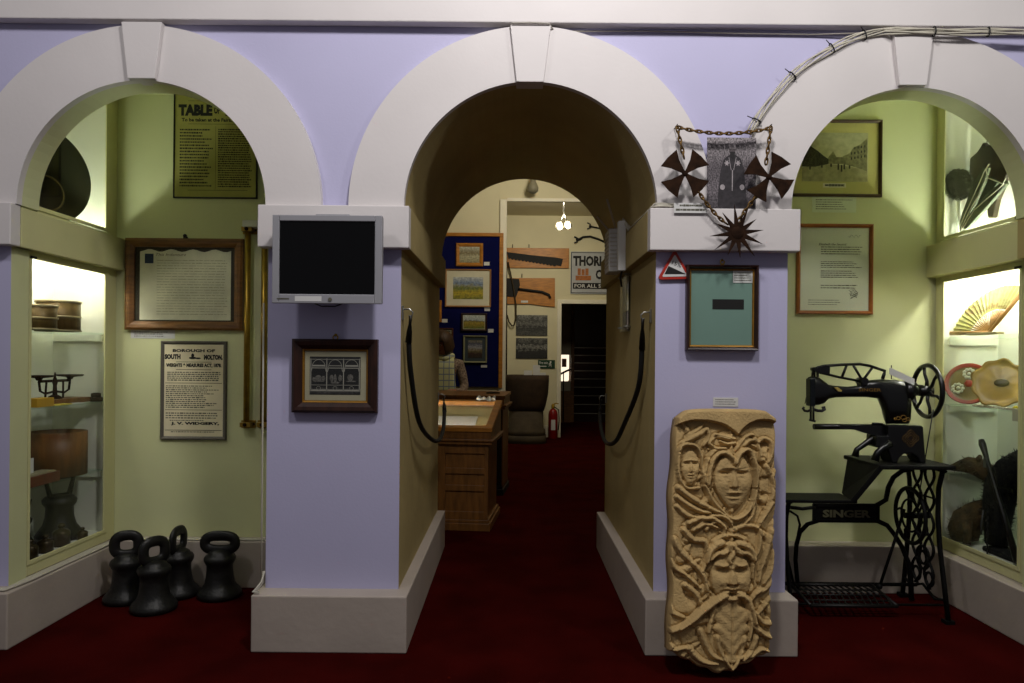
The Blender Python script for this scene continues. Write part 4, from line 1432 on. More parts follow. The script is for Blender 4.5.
    bar(mb, [(470, 412), (440, 440), (405, 465), (375, 485), (366, 520)], [.018, .017, .015, .014, .02], y=Ym)
    mb.build('front_foot', MACH, root)
    mb = MB()
    bar(mb, [(540, 455), (505, 475), (475, 500), (462, 540)], [.02, .018, .016, .022], y=Ym - .055)
    mb.build('front_foot', MACH, root)
    p0 = W(*Z(608, 425), Ym)
    mb = MB()
    for k in range(3):
        r = .014 + k * .011
        mb.tube([(p0.x + r * (1 + .18 * math.cos(4 * a)) * math.cos(a), Ym - .0568, p0.z + r * (1 + .18 * math.cos(4 * a)) * math.sin(a)) for a in [i * PI / 12 for i in range(24)]], .0009, 4, closed=True)
    mb.build('gold_scroll', GILT, root)
    # table, sloping wing and low shelf
    MB().box(1.84, 2.225, 3.595, 3.99, .768, .790).build('table_top', CAST, root, bevel=.006)
    wq = [(1.845, 3.60, .790), (1.855, 3.97, .790), (1.745, 3.80, .613), (1.70, 3.60, .613)]
    MB().add([Vector(p) for p in wq] + [Vector(p) + Vector((.02, 0, -.018)) for p in wq], [(0, 1, 2, 3), (4, 7, 6, 5), (0, 3, 7, 4), (1, 5, 6, 2), (0, 4, 5, 1), (3, 2, 6, 7)]).build('sloping_wing', CAST, root, bevel=.003)
    MB().box(1.375, 1.735, 3.60, 3.80, .597, .613).build('low_shelf', CAST, root, bevel=.004)
    # side frames
    def side(X, nm='side_frame'):
        mb = MB()
        top = .76 if X > 2 else .597
        k_ = top / .76
        def t(pts, r, flat=(1, .7)):
            mb.tube([(X, y, z * k_) for y, z in pts], r, 8, flat=flat)
        t([(3.66, .76), (3.695, .66), (3.70, .52), (3.68, .36), (3.64, .18), (3.605, .015)], .0155)
        t([(3.99, .76), (3.965, .66), (3.96, .52), (3.975, .36), (4.0, .18), (4.025, .015)], .0155)
        for y in (3.605, 4.025):
            mb.box(X - .022, X + .022, y - .022, y + .022, 0, .018)
        t([(3.64, .755), (4.0, .755)], .012)
        t([(3.69, .60), (3.96, .60)], .007)
        t([(3.63, .11), (3.72, .085), (3.83, .13), (3.94, .085), (4.0, .11)], .009)
        for ph in (0, 1):
            for yc in (3.775, 3.89):
                t([(yc + (.042 * math.sin(z * 24 + ph * PI)), z) for z in [.755 - i * .0205 for i in range(32)]], .0085)
        for (yc, zc, r) in ((3.83, .27, .06), (3.83, .27, .033), (3.77, .17, .035), (3.89, .17, .035), (3.83, .42, .035)):
            mb.tube([(X, yc + r * math.cos(a), (zc + r * math.sin(a)) * k_) for a in [i * PI / 10 for i in range(20)]], .0075, 6, closed=True)
        mb.build(nm, CAST, root)
    side(2.195)
    side(1.415)
    # brace with the maker's name
    yb = 3.93
    mb = MB()
    def qb(pts, r, y=yb, flat=(1, .7)):
        mb.tube([W(*Q(*p), y) for p in pts], r, 8, flat=flat)
    a, b, c0, c1 = [*rect(*Q(135, 178), *Q(395, 248), yb)]
    mb.box(a, b, yb, yb + .006, c0, c1)
    mb.box(a, b, yb - .008, yb + .010, c1 - .012, c1 + .004); mb.box(a, b, yb - .008, yb + .010, c0 - .004, c0 + .010)
    mb.box(a - .004, a + .010, yb - .008, yb + .010, c0, c1); mb.box(b - .010, b + .004, yb - .008, yb + .010, c0, c1)
    qb([(150, 245), (110, 258), (80, 290), (66, 340), (62, 400), (68, 470), (74, 520)], .016)
    qb([(385, 242), (430, 262), (460, 300), (490, 350), (515, 410), (525, 480), (528, 560)], .018)
    qb([(385, 184), (425, 160), (435, 110), (455, 70), (490, 44), (530, 38)], .017)
    qb([(140, 190), (90, 196), (40, 190)], .014)
    qb([(40, 205), (70, 225), (80, 260), (72, 300)], .009)
    qb([(0, 190), (20, 350), (60, 520)], .010)
    mb.build('cross_brace', CAST, root)
    p0 = W(*Q(266, 215), yb)
    fn = lambda u, v: Vector((u, yb - .006, v))
    g = MB().text('SINGER', p0.x, p0.z, .262, .042, fn, .045)
    o = g.build('brace_lettering', mat('worn_letter', (.34, .33, .24), .5), root)
    # belt wheel, belt, pitman and treadle
    cw = Vector((2.13, 3.84, .490))
    mb = MB()
    mb.tube([cw + Vector((0, .145 * math.cos(k * PI / 20), .145 * math.sin(k * PI / 20))) for k in range(40)], .011, 8, closed=True)
    mb.tube([cw + Vector((0, .085 * math.cos(k * PI / 12), .085 * math.sin(k * PI / 12))) for k in range(24)], .006, 6, closed=True)
    mb.cyl(cw - Vector((.03, 0, 0)), cw + Vector((.10, 0, 0)), .016)
    bw = mb.build('belt_wheel', CAST, root)
    for k in range(5):
        a = k * 2 * PI / 5
        MB().tube([cw, cw + Vector((0, .06 * math.cos(a), .06 * math.sin(a))), cw + Vector((0, .1 * math.cos(a + .2), .1 * math.sin(a + .2))), cw + Vector((0, .143 * math.cos(a), .143 * math.sin(a)))], .006, 6).build('spoke', CAST, bw)
    mb = MB()
    mb.cyl((XW - .02, Ym - .09, c.z - .09), (2.115, 3.745, .56), .003, 6)
    mb.build('drive_belt', BLACKP, root)
    mb = MB()
    mb.tube([cw + Vector((-.02, .02, .03)), Vector((2.06, 3.86, .35)), Vector((1.99, 3.87, .11))], .008, 8)
    mb.ball((1.985, 3.87, .10), .016)
    mb.build('pitman_rod', CAST, root)
    mb = MB().cyl((1.415, 3.94, .09), (2.225, 3.94, .09), .010)
    mb.cyl((1.415, 3.70, .06), (2.225, 3.70, .06), .006)
    mb.build('tie_rod', CAST, root)
    tr = MB()
    X0, X1, T0, T1 = 1.53, 1.97, 3.66, 3.92
    zt = lambda y: .065 + (y - T0) * .10
    for (xa, ya, xb, yb_) in ((X0, T0, X1, T0), (X0, T1, X1, T1), (X0, T0, X0, T1), (X1, T0, X1, T1)):
        tr.cyl((xa, ya, zt(ya)), (xb, yb_, zt(yb_)), .009, 8)
    for i in range(13):
        x = X0 + .02 + i * .033
        for (u0, v0, u1, v1) in ((x, T0, x + .03, (T0 + T1) / 2), (x + .03, (T0 + T1) / 2, x, T1)):
            tr.cyl((u0, v0, zt(v0)), (u1, v1, zt(v1)), .005, 6)
    for f in (.25, .5, .75):
        y = T0 + (T1 - T0) * f
        tr.cyl((X0, y, zt(y)), (X1, y, zt(y)), .005, 6)
    tr.build('treadle', mat('worn_iron', (.085, .08, .075), .45, metal=.3), root)


sewing_machine()


# ------------------------------------------------------------------ bell weights
def bell_weight(label, loc, rz, s=1.0, grp='old iron bell weights on the floor', flat=False):
    root = thing('bell_weight', label, 'bell weight', loc, grp)
    root.rotation_euler.z = rz
    root.scale = (s, s, s)
    prof = [(.080, 0), (.108, .002), (.117, .012), (.117, .026), (.108, .042), (.092, .058), (.080, .078), (.073, .110), (.069, .150), (.069, .178), (.077, .192), (.083, .205),
            (.084, .218), (.078, .230), (.062, .240), (.060, .250), (.040, .262), (.018, .268)]
    MB().lathe(prof, (0, 0, 0), 36).build('bell_body', GREYIRON, root, local=True)
    if flat:
        a, b, zc = .082, .040, .298
    else:
        a, b, zc = .060, .054, .310
    mb = MB()
    pts = [(a * (abs(math.cos(t)) ** .75) * (1 if math.cos(t) > 0 else -1), 0, zc + b * (abs(math.sin(t)) ** .75) * (1 if math.sin(t) > 0 else -1)) for t in [i * PI / 16 for i in range(32)]]
    mb.tube(pts, .019, 10, closed=True, flat=(.85, 1.5))
    mb.build('handle', GREYIRON, root, local=True)
    return root


w0 = W(122, 598, 3.84)
bell_weight('black bell weight with upright ring handle, leftmost and against the skirting', (w0.x + .025, 3.835, 0), .35, .96)
bell_weight('black bell weight standing nearest the camera, ring handle turned half sideways', (W(152, 600, 3.72).x + .02, 3.70, 0), 1.0, .97)
bell_weight('black bell weight at back with its ring handle seen edge-on', (W(177, 590, 3.92).x, 3.93, 0), 1.5, .97)
bell_weight('black bell weight with wide flat loop handle, rightmost and apart from the others', (W(220, 590, 3.92).x, 3.915, 0), 0.05, .98, flat=True)


# ------------------------------------------------------------------ rope barriers inside the tunnel
def rope(label, sx, pts, front, back):
    ROPE = mat('black_rope', (.035, .037, .04), .7, var=.2, scale=60)
    root = thing('rope_barrier', label, 'rope', (sx, 4.1, .8))
    P = [Vector(p) for p in pts]
    sm = []
    N = len(P)
    for i in range(N - 1):
        p0, p1, p2, p3 = P[max(i - 1, 0)], P[i], P[i + 1], P[min(i + 2, N - 1)]
        for k in range(6):
            t = k / 6
            sm.append(.5 * ((2 * p1) + (-p0 + p2) * t + (2 * p0 - 5 * p1 + 4 * p2 - p3) * t * t + (-p0 + 3 * p1 - 3 * p2 + p3) * t ** 3))
    sm.append(P[-1])
    MB().tube(sm, .0125, 10).build('rope', ROPE, root)
    s = 1 if sx < 0 else -1
    for q in (front, back):
        q = Vector(q)
        mb = MB().box(min(sx, sx + s * .006) + s * .0015, max(sx, sx + s * .006) + s * .0015, q.y - .016, q.y + .016, q.z - .02, q.z + .045)
        mb.tube([(sx + s * .006, q.y, q.z + .03), (sx + s * .035, q.y, q.z + .03), (sx + s * .05, q.y, q.z + .015), (sx + s * .045, q.y, q.z - .002), (sx + s * .03, q.y, q.z)], .004, 6)
        mb.build('wall_hook', mat('chrome', (.6, .6, .58), .3, metal=.9), root, bevel=.001)
    for a, b in ((front, P[0]), (back, P[-1])):
        a, b = Vector(a), Vector(b)
        a = a + Vector((s * .04, 0, 0))
        d = (b - a)
        MB().tube([a, a + d * .35, a + d * .65, b + d * .12], [.008, .007, .013, .0155], 10).build('snap_hook', mat('dark_hook', (.07, .06, .05), .35, metal=.6), root)
    return root


jl, jr = -.508, .652
rope('black rope barrier sagging along left wall of the middle passage', jl,
     [(jl + .028, 3.34, 1.39), (jl + .03, 3.40, 1.24), (jl + .045, 3.60, .99), (jl + .06, 4.05, .85), (jl + .06, 4.5, .80), (jl + .06, 4.75, .85), (jl + .05, 4.92, .95)],
     (jl, 3.315, 1.50), (jl, 4.95, 1.03))
rope('black rope barrier sagging along right wall of the middle passage', jr,
     [(jr - .035, 3.42, 1.37), (jr - .035, 3.50, 1.18), (jr - .055, 3.78, .98), (jr - .06, 4.1, .84), (jr - .06, 4.5, .79), (jr - .06, 4.75, .85), (jr - .05, 4.92, .95)],
     (jr, 3.38, 1.50), (jr, 4.95, 1.03))


# ------------------------------------------------------------------ fittings on the right side of the tunnel
def tunnel_fittings():
    xi = .611
    root = thing('wireless_router', 'white ribbed wireless box with two aerials fixed high in right of passage', 'router', (xi - .02, 4.1, 1.80))
    mb = MB().box(xi - .075, xi, 4.02, 4.20, 1.80, 2.04)
    mb.build('box', CARD, root, bevel=.005)
    mb = MB()
    for k in range(9):
        z = 1.825 + k * .023
        mb.box(xi - .079, xi - .074, 4.03, 4.19, z, z + .008).box(xi - .070, xi - .01, 4.017, 4.021, z, z + .006)
    mb.build('vent_ribs', CABLE, root)
    mb = MB().box(xi - .040, xi + .0, 3.90, 3.95, 1.79, 2.06)
    mb.build('cable_trunking', CARD, root, bevel=.003)
    MB().tube([(xi - .02, 4.10, 2.03), (xi - .085, 4.05, 2.21)], .006, 8).build('aerial', CABLE, root)
    MB().tube([(xi - .02, 4.22, 2.03), (xi - .11, 4.3, 2.16)], .006, 8).build('aerial', CABLE, root)
    MB().tube([(xi - .015, 3.93, 1.79), (xi - .02, 3.95, 1.76), (xi - .01, 3.97, 1.71)], .006, 6).build('plug', BLACKP, root)
    # cables from the trunking along the impost to the front corner and behind the label
    mb = MB()
    for k in range(3):
        o = .006 * k
        mb.tube([(xi - .012, 3.93, 2.065 + o), (xi + .004 + o, 3.85, 2.0 + o), (xi + .008 + o, 3.4, 1.992 + o), (xi + .012 + o, 3.235 - o * .5, 1.994 + o), (xi + .05, 3.225 + o * .4, 1.996 + o), (xi + .17, 3.232, 1.991 + o * .8)], .0045, 6)
    tag(mb.build('cable_bundle', CABLE), 'white cables running along top edge of the right impost into the passage', 'cables')
    ring = MB().tube([(xi - .002, 3.205 + .0, 2.0)] * 1 + [(xi + .02 * math.cos(a), 3.212, 1.999 + .011 * math.sin(a)) for a in [0.1, 1.3, 2.5, 3.7, 5.0]], .004, 6)
    # leaflet holder
    root = thing('leaflet_holder', 'clear wall-mounted leaflet holder below the white wireless box in passage', 'leaflet holder', (jr - .02, 4.05, 1.47))
    MB().box(jr - .030, jr - .026, 3.97, 4.17, 1.47, 1.77).box(jr - .006, jr - .002, 3.97, 4.17, 1.47, 1.79).box(jr - .03, jr - .002, 3.97, 4.17, 1.466, 1.47).build('acrylic_case', glass_mat('acrylic', (.9, .92, .92), .14), root)
    MB().box(jr - .018, jr - .010, 3.985, 4.15, 1.58, 1.775).build('leaflet', mat('leaflet', (.66, .62, .40), .6, col2=(.75, .75, .72), scale=14), root)
    MB().box(jr - .018, jr - .010, 3.985, 4.15, 1.475, 1.575).build('leaflet', mat('leaflet_dark', (.25, .28, .30), .5, col2=(.5, .45, .4), scale=18), root)
    for y in (3.965, 4.175):
        for z in (1.49, 1.78):
            MB().cyl((jr - .040, y, z), (jr - .001, y, z), .006, 10).build('clip', _m['chrome'], root)


tunnel_fittings()


# ------------------------------------------------------------------ cables round the right arch and skirtings
def loose_cables():
    cx, cz, R = 1.813, 1.985, .824
    rr = random.Random(5)
    mb = MB()
    for k in range(5):
        pts = []
        for i in range(20):
            a = math.radians(156 - i * (156 - 101) / 19)
            r = R - .012 + .0065 * k + .004 * math.sin(i * .9 + k * 1.7)
            pts.append((cx + r * math.cos(a), 3.236 - .004 * (k % 2) - .003 * math.sin(i + k), cz + r * math.sin(a)))
        zt = W(900, 31, 3.21).z
        for i in range(14):
            x = 1.70 + i * .075
            pts.append((x, 3.213 - .004 * (k % 2), zt + .006 * (k - 2) + .004 * math.sin(i * 1.1 + k * 2) - (0 if i < 7 else .001 * (i - 7))))
        mb.tube(pts, .0042, 6)
    root = thing('cable_bundle', 'bundle of white cables with black ties following the right arch then running along the beam', 'cables', (1.6, 3.23, 2.3))
    mb.build('cables', CABLE, root)
    for a in (151, 133, 118, 107):
        q = math.radians(a)
        d = Vector((math.cos(q), 0, math.sin(q)))
        p = Vector((cx, 3.236, cz)) + d * (R + .002)
        mb = MB().tube([p + d * (.022 * math.cos(t)) + Vector((0, .014 * math.sin(t), 0)) for t in [i * PI / 5 for i in range(10)]], .0032, 5, closed=True)
        mb.cyl(p + d * .02, p + d * .042 + Vector((-.006, 0, 0)), .0022, 5)
        mb.build('cable_tie', BLACKP, root)
    for x in (1.87, 2.11):
        z = W(900, 31, 3.21).z
        mb = MB().tube([(x, 3.211 + .014 * math.sin(t), z + .022 * math.cos(t)) for t in [i * PI / 5 for i in range(10)]], .0032, 5, closed=True)
        mb.build('cable_tie', BLACKP, root)
    zb = 2.803
    pts = [(-.045, 3.262, zb - .028), (-.025, 3.25, zb - .012), (-.012, 3.215, zb + .001), (.07, 3.212, zb + .003), (.15, 3.215, zb + .001), (.175, 3.25, zb - .012), (.21, 3.262, zb - .012), (.6, 3.268, zb - .005), (1.0, 3.268, zb - .012), (1.35, 3.268, zb - .014), (1.62, 3.25, zb - .012)]
    tag(MB().tube(pts, .0035, 6).build('cable', mat('grey_cable', (.62, .60, .56), .5)), 'single thin cable under the beam passing over the middle keystone', 'cable')
    root = thing('cable_bundle', 'white cables lying along the left alcove skirting ledges', 'cables', (-2.2, 3.6, .25), None)
    for k in range(4):
        o = .007 * k
        pts = [(-2.9, 3.19 + o, .258), (-2.35, 3.185 + o, .257 + .002 * k), (-2.245 - o * .3, 3.20 + o, .258), (-2.224 - o * 1.7, 3.35, .259), (-2.230 - o * 1.5, 3.6, .2575), (-2.224 - o * 1.8, 3.9, .259), (-2.222 - o, 4.045, .262),
               (-2.15, 4.075 + o, .269), (-1.9, 4.07 + o, .269), (-1.5, 4.075 + o, .269), (-1.16, 4.07 + o, .269)]
        MB().tube(pts, .0055, 6).build('cable', CABLE, root)


loose_cables()


# ------------------------------------------------------------------ inside the left cabinet
def left_cabinet_things():
    z1, z2, z3 = zsL
    TIN = mat('banded_tin', (.34, .27, .14), .4, metal=.3, var=.35, scale=5, stretch=(6, 6, .4))
    WOODD = mat('box_wood', (.42, .26, .10), .5, var=.25, scale=7, stretch=(5, 5, 1))
    def drum(x, y, z, r, h, label, m, grp=None, rim=True, name='drum_measure'):
        root = thing(name, label, 'measure', (x, y, z), grp)
        MB().lathe([(r, 0), (r, h), (r * .93, h), (r * .93, h * .15), (.002, h * .15)], (x, y, z), 36, cap=True).build('drum', m, root)
        if rim:
            for q in (0, .5, 1.0):
                zz = z + h * q - (.0 if q < .5 else .006)
                MB().lathe([(r + .001, 0), (r + .006, .001), (r + .006, .009), (r + .001, .010)], (x, y, zz), 36, cap=False).build('hoop', mat('pale_hoop', (.58, .53, .40), .4, metal=.3), root)
        return root
    drum(-2.465, 3.91, z1, .105, .162, 'largest round brass-hooped measure on the top shelf of left cabinet', TIN)
    drum(-2.43, 3.70, z1, .078, .125, 'middle-sized round measure on top shelf, left of the largest one', TIN)
    drum(-2.50, 3.53, z1, .070, .122, 'small round measure on top shelf nearest the left frame edge', TIN)
    # beam scale
    x0 = -2.43
    root = thing('balance_scale', 'small iron balance scale with two pans on the middle shelf of left cabinet', 'scale', (x0, 3.84, z2))
    MB().box(x0 - .06, x0 + .06, 3.66, 4.06, z2 + .001, z2 + .028).build('base_board', WOODD, root, bevel=.003)
    z = z2 + .028
    mb = MB().lathe([(.035, 0), (.03, .012), (.012, .022), (.009, .07), (.014, .09), (.006, .115), (.003, .14)], (x0, 3.83, z), 14)
    mb.box(x0 - .006, x0 + .006, 3.70, 3.96, z + .088, z + .102)
    mb.tube([(x0, 3.70, z + .095), (x0, 3.71, z + .045), (x0, 3.75, z + .03), (x0, 3.83, z + .04), (x0, 3.91, z + .03), (x0, 3.95, z + .045), (x0, 3.96, z + .095)], .006, 6)
    mb.tube([(x0, 3.75, z + .0), (x0, 3.76, z + .09)], .005, 6); mb.tube([(x0, 3.90, z), (x0, 3.90, z + .09)], .005, 6)
    mb.build('beam_and_stand', RUST, root)
    for y in (3.70, 3.96):
        MB().lathe([(.012, 0), (.018, .012), (.062, .018), (.068, .026), (.064, .027), (.01, .022)], (x0, y, z + .10), 24).build('pan', RUST, root)
    tag(MB().lathe([(.038, 0), (.038, .002), (.036, .003), (.036, .098), (.038, .10), (.038, .112), (.02, .118)], (-2.375, 3.475, z2 + .0005), 24).build('tin', mat('brown_tin', (.36, .22, .10), .5, var=.2)), 'tall round brown tin beside the balance scale, against the left frame edge', 'tin')
    tag(MB().box(-2.39, -2.325, 3.53, 3.66, z2 + .0005, z2 + .045).build('box', mat('yellow_card', (.72, .56, .14), .6), bevel=.002), 'little yellow cardboard box in front of the balance scale', 'box')
    tag(MB().box(-2.37, -2.325, 3.67, 3.81, z2 + .0005, z2 + .006).build('paper_slip', mat('yellow_paper', (.80, .72, .25), .7)), 'yellow paper slip at front of middle shelf', 'paper')
    tag(MB().box(-2.365, -2.325, 3.815, 3.92, z2 + .0005, z2 + .004).build('paper_slip', CARD), 'white paper slip beside the yellow slip on middle shelf', 'paper')
    root = thing('brass_weight', 'flat round weights stacked at right end of the scale board', 'weight', (-2.355, 4.08, z2))
    MB().lathe([(.034, 0), (.034, .022), (.02, .026)], (-2.355, 4.08, z2 + .0005), 20).build('weight', RUST, root)
    MB().lathe([(.026, 0), (.026, .018), (.012, .022)], (-2.355, 4.08, z2 + .027), 20).build('weight', RUST, root)
    # big wooden measure
    drum(-2.47, 3.925, z3 + .0005, .140, .235, 'large plain bentwood drum measure on the third shelf of left cabinet', WOODD, rim=False)
    root = thing('wooden_tray', 'low reddish wooden box with white card and small tools, left end of third shelf', 'box', (-2.39, 3.60, z3))
    RW = mat('red_wood', (.34, .14, .07), .45, var=.2, stretch=(1, 4, 1))
    MB().box(-2.43, -2.335, 3.45, 3.73, z3 + .0005, z3 + .052).build('tray', RW, root, bevel=.003)
    MB().box(-2.42, -2.345, 3.47, 3.71, z3 + .052, z3 + .060).build('lid_edge', mat('pale_slats', (.55, .52, .42), .6), root)
    MB().box(-2.39, -2.387, 3.48, 3.60, z3 + .060, z3 + .135).build('card', CARD, root)
    # weights on the cabinet floor
    zb = .3005
    def small_bell(x, y, s, label, square=False):
        root = thing('bell_weight', label, 'bell weight', (x, y, zb), 'bell weights on the floor of left cabinet')
        root.scale = (s, s, s); root.rotation_euler.z = PI / 2 - .5
        MB().lathe([(.080, 0), (.112, .002), (.117, .02), (.104, .042), (.080, .075), (.068, .12), (.066, .17), (.08, .19), (.083, .21), (.07, .225), (.05, .235)], (0, 0, 0), 28).build('bell_body', BLACKIRON, root, local=True)
        mb = MB()
        mb.tube([(-.05, 0, .23), (-.075, 0, .33), (.075, 0, .33), (.05, 0, .23)], .016, 8, closed=True)
        mb.build('handle', BLACKIRON, root, local=True)
    small_bell(-2.475, 3.95, 1.02, 'tallest iron weight with square handle inside the bottom of left cabinet')
    small_bell(-2.53, 3.70, .74, 'middle-height iron weight with square handle inside the bottom of left cabinet')
    small_bell(-2.54, 3.53, .70, 'iron weight half hidden by the left frame edge at bottom of left cabinet')
    BW = mat('dull_brass', (.22, .18, .10), .35, metal=.6, var=.3)
    for i, (x, y, r, h) in enumerate(((-2.37, 3.80, .042, .12), (-2.37, 3.67, .036, .09), (-2.36, 3.54, .034, .10), (-2.33, 3.92, .026, .07))):
        root = thing('brass_weight', ['dull brass knobbed weight in front of the tallest iron weight, biggest of the brass ones', 'dull brass knobbed weight second from left on cabinet floor',
                                      'dull brass knobbed weight at left frame edge on cabinet floor', 'smallest dull brass knobbed weight, right end of the cabinet floor'][i], 'weight', (x, y, zb), 'brass weights on the floor of left cabinet')
        MB().lathe([(r, 0), (r, h * .6), (r * .8, h * .68), (r * .3, h * .75), (r * .3, h * .8)], (x, y, zb), 20).build('body', BW, root)
        MB().ball((x, y, zb + h * .88), (r * .45, r * .45, h * .12)).build('knob', BW, root)
    # upper compartment: big dark pan on edge, lamp glow behind
    zu = 1.9935
    R = .252
    c = Vector((-2.455, 3.765, zu + R + .006))
    ax = Vector((.90, -.40, .06)).normalized()
    M = ax.to_track_quat('Z', 'Y').to_matrix()
    root = thing('metal_pan', 'big dark round metal pan standing on edge in upper part of left cabinet', 'pan', (c.x, c.y, zu))
    DK = mat('dark_bronze', (.07, .052, .025), .7, metal=.0, spec=.12, var=.3, scale=8)
    MB().lathe([(R, 0), (R + .004, .004), (R, .008), (R * .8, .004), (.115, .006), (.002, .006)], c, 56, M=M, cap=False).build('dish', DK, root, solid=.004)
    MB().lathe([(.090, .004), (.094, .009), (.090, .013), (.086, .009)], c + Vector((.012, .0, -.10)), 40, M=M, cap=False).build('inner_ring', mat('bronze_edge', (.34, .28, .14), .3, metal=.6), root)
    tag(MB().prism([(3.49, zu), (3.66, zu), (3.60, zu + .06), (3.54, zu + .10), (3.52, zu + .21), (3.49, zu + .24)], lambda a, b: Vector((-2.56, a, b)), lambda a, b: Vector((-2.50, a, b)))
        .build('wooden_block', mat('pale_wood', (.72, .55, .33), .6, var=.15), bevel=.008), 'pale curved wooden piece left of the big dark pan', 'wood')


left_cabinet_things()


# ------------------------------------------------------------------ inside the right cabinet
def furry(mb, spine, radii, rr, dens=9000, length=.022, squash=1.0):
    """solid body along a spine plus many small spiky tufts"""
    mb.tube(spine, radii, 18)
    P = [Vector(p) for p in spine]
    for i in range(len(P) - 1):
        a, b = P[i], P[i + 1]
        L = (b - a).length
        t = (b - a).normalized()
        u = t.cross(Vector((.3, .2, .93))).normalized(); v = t.cross(u)
        cnt = int(dens * L * (radii[i] + radii[i + 1]))
        for _ in range(cnt):
            f = rr.random(); an = rr.uniform(0, 2 * PI)
            d = u * math.cos(an) + v * math.sin(an)
            r = radii[i] * (1 - f) + radii[i + 1] * f
            p = a.lerp(b, f) + d * r * .97
            tip = p + (d * .7 + t * rr.uniform(.2, 1.0) + Vector((rr.uniform(-.3, .3), rr.uniform(-.3, .3), rr.uniform(-.6, .1)))).normalized() * length * rr.uniform(.6, 1.3)
            s = d.cross((tip - p)).normalized() * .0032
            mb.add([p - s, p + s, tip], [(0, 1, 2)])


def right_cabinet_things():
    z1, z2, z3 = zsR
    xs = XR
    # fan : arms radiate from a pivot near the right lower end, leaning on the back of the cabinet
    root = thing('folding_fan', 'open folding fan with yellow painted leaf and wooden sticks on top shelf of right cabinet', 'fan', (xs + .2, 3.72, z1))
    def onX(px, py, X):
        return WX(px, py, X)
    Xf = xs + .035
    piv = WX(988, 335, Xf)
    piv.z = z1 + .012
    a0, a1 = WX(951, 336, Xf), WX(1013, 292, Xf)
    leafm = ramp_mat('fan_leaf', [(0, (.66, .65, .34)), (.42, (.80, .79, .50)), (.55, (.62, .52, .30)), (.6, (.82, .80, .55)), (1, (.76, .76, .48))], .3, 4, vscale=9, speck=.3)
    STK = mat('fan_stick', (.62, .46, .24), .5, var=.2)
    d0 = Vector((piv.y - a0.y, a0.z - piv.z)); d1 = Vector((piv.y - a1.y, a1.z - piv.z))
    an0, an1 = math.atan2(d0.y, -abs(d0.x)) if False else PI - .06, math.radians(62)
    # work in the plane of the leaf: s = distance towards the near (right) end, t = up
    L = .335
    N = 19
    def pt(r, a, fold):
        return Vector((Xf + .01 + fold + .25 * r * math.sin(a), piv.y - r * math.cos(a) * 1.0, piv.z + r * math.sin(a) * .74))
    leaf = MB(); vs = []
    M_ = N * 2
    for i in range(M_ + 1):
        a = an0 + (an1 - an0) * i / M_
        fo = .006 if i % 2 else -.002
        for r in (.17, .22, .28, L):
            vs.append(pt(r, a, fo * r / L))
    fs = [(i * 4 + k, i * 4 + k + 1, (i + 1) * 4 + k + 1, (i + 1) * 4 + k) for i in range(M_) for k in range(3)]
    leaf.add(vs, fs).build('leaf', leafm, root, solid=.0012)
    for i in range(N):
        a = an0 + (an1 - an0) * (i + .5) / N
        mb = MB()
        p, q = pt(.01, a, -.003), pt(.16, a, -.003)
        mb.tube([p, p.lerp(q, .5), q], [.003, .0065, .004], 6, flat=(.35, 1))
        mb.build('stick', STK, root)
    mb = MB()
    for a, nm in ((an1 - .03, 0), (an0 + .02, 1)):
        mb = MB().tube([pt(-.01, a, -.006), pt(.1, a, -.006), pt(L + .004, a, -.006)], [.008, .010, .011], 8, flat=(.4, 1))
        mb.build('guard', STK, root)
    tag(MB().box(Xf - .06, Xf - .015, 3.62, 3.86, z1 + .0006, z1 + .012).build('fan_box', mat('cream_card', (.78, .74, .55), .6), bevel=.003), 'cream strip lying in front of the open fan', 'box')
    tag(MB().ball((xs + .07, 3.545, z1 + .016), (.02, .02, .015)).ball((xs + .085, 3.525, z1 + .03), (.014, .014, .014)).build('shell', mat('shell', (.78, .70, .52), .5)), 'small pale shell at right end of the fan shelf', 'shell')
    # painted plate
    def plate_on_edge(cy, cz, r, tilt, nm, label, cat, m, lift=.0, petal=0):
        root = thing(nm, label, cat, (xs + .2, cy, z2))
        ax = Vector((-.64, -.72, .28)).normalized()
        M = ax.to_track_quat('Z', 'Y').to_matrix()
        c = Vector((xs + .10, cy, cz))
        mb = MB()
        n = 56; prof = [(.001, .010), (r * .55, .008), (r * .72, .004), (r * .9, -.004 + .01), (r, .012), (r * 1.0, .006), (r * .7, -.006), (r * .5, -.010), (.001, -.010)]
        vs = []
        for (q, z) in prof:
            for k in range(n):
                a = 2 * PI * k / n
                qq = q * (1 + (petal * math.cos(9 * a) + petal * .6 * math.sin(5 * a)) * (q / r) ** 2)
                zz = z + (petal * .25 * math.cos(9 * a) * r * (q / r) ** 3)
                vs.append(M @ Vector((qq * math.cos(a), qq * math.sin(a), zz)) + c)
        fs = [(i * n + k, i * n + (k + 1) % n, (i + 1) * n + (k + 1) % n, (i + 1) * n + k) for i in range(len(prof) - 1) for k in range(n)]
        mb.add(vs, fs, 0, True).build('dish', m, root)
        return root, c, M
    DISH = mat('gold_green_lacquer', (.52, .46, .20), .35, var=.3, scale=12, col2=(.44, .36, .16))
    root, c, M = plate_on_edge(4.025, z2 + .118, .116, 0, 'painted_plate', 'round red-rimmed plate painted with three white flowers, middle shelf of right cabinet', 'plate', DISH)
    REDR = mat('red_rim', (.62, .22, .12), .4, var=.1)
    mb = MB()
    n = 48
    vs = []
    for q, z in ((.097, .010), (.113, .014), (.118, .0135), (.118, .008)):
        for k in range(n):
            a = 2 * PI * k / n
            vs.append(M @ Vector((q * math.cos(a), q * math.sin(a), z)) + c)
    mb.add(vs, [(i * n + k, i * n + (k + 1) % n, (i + 1) * n + (k + 1) % n, (i + 1) * n + k) for i in range(3) for k in range(n)], 0, True).build('rim', REDR, root)
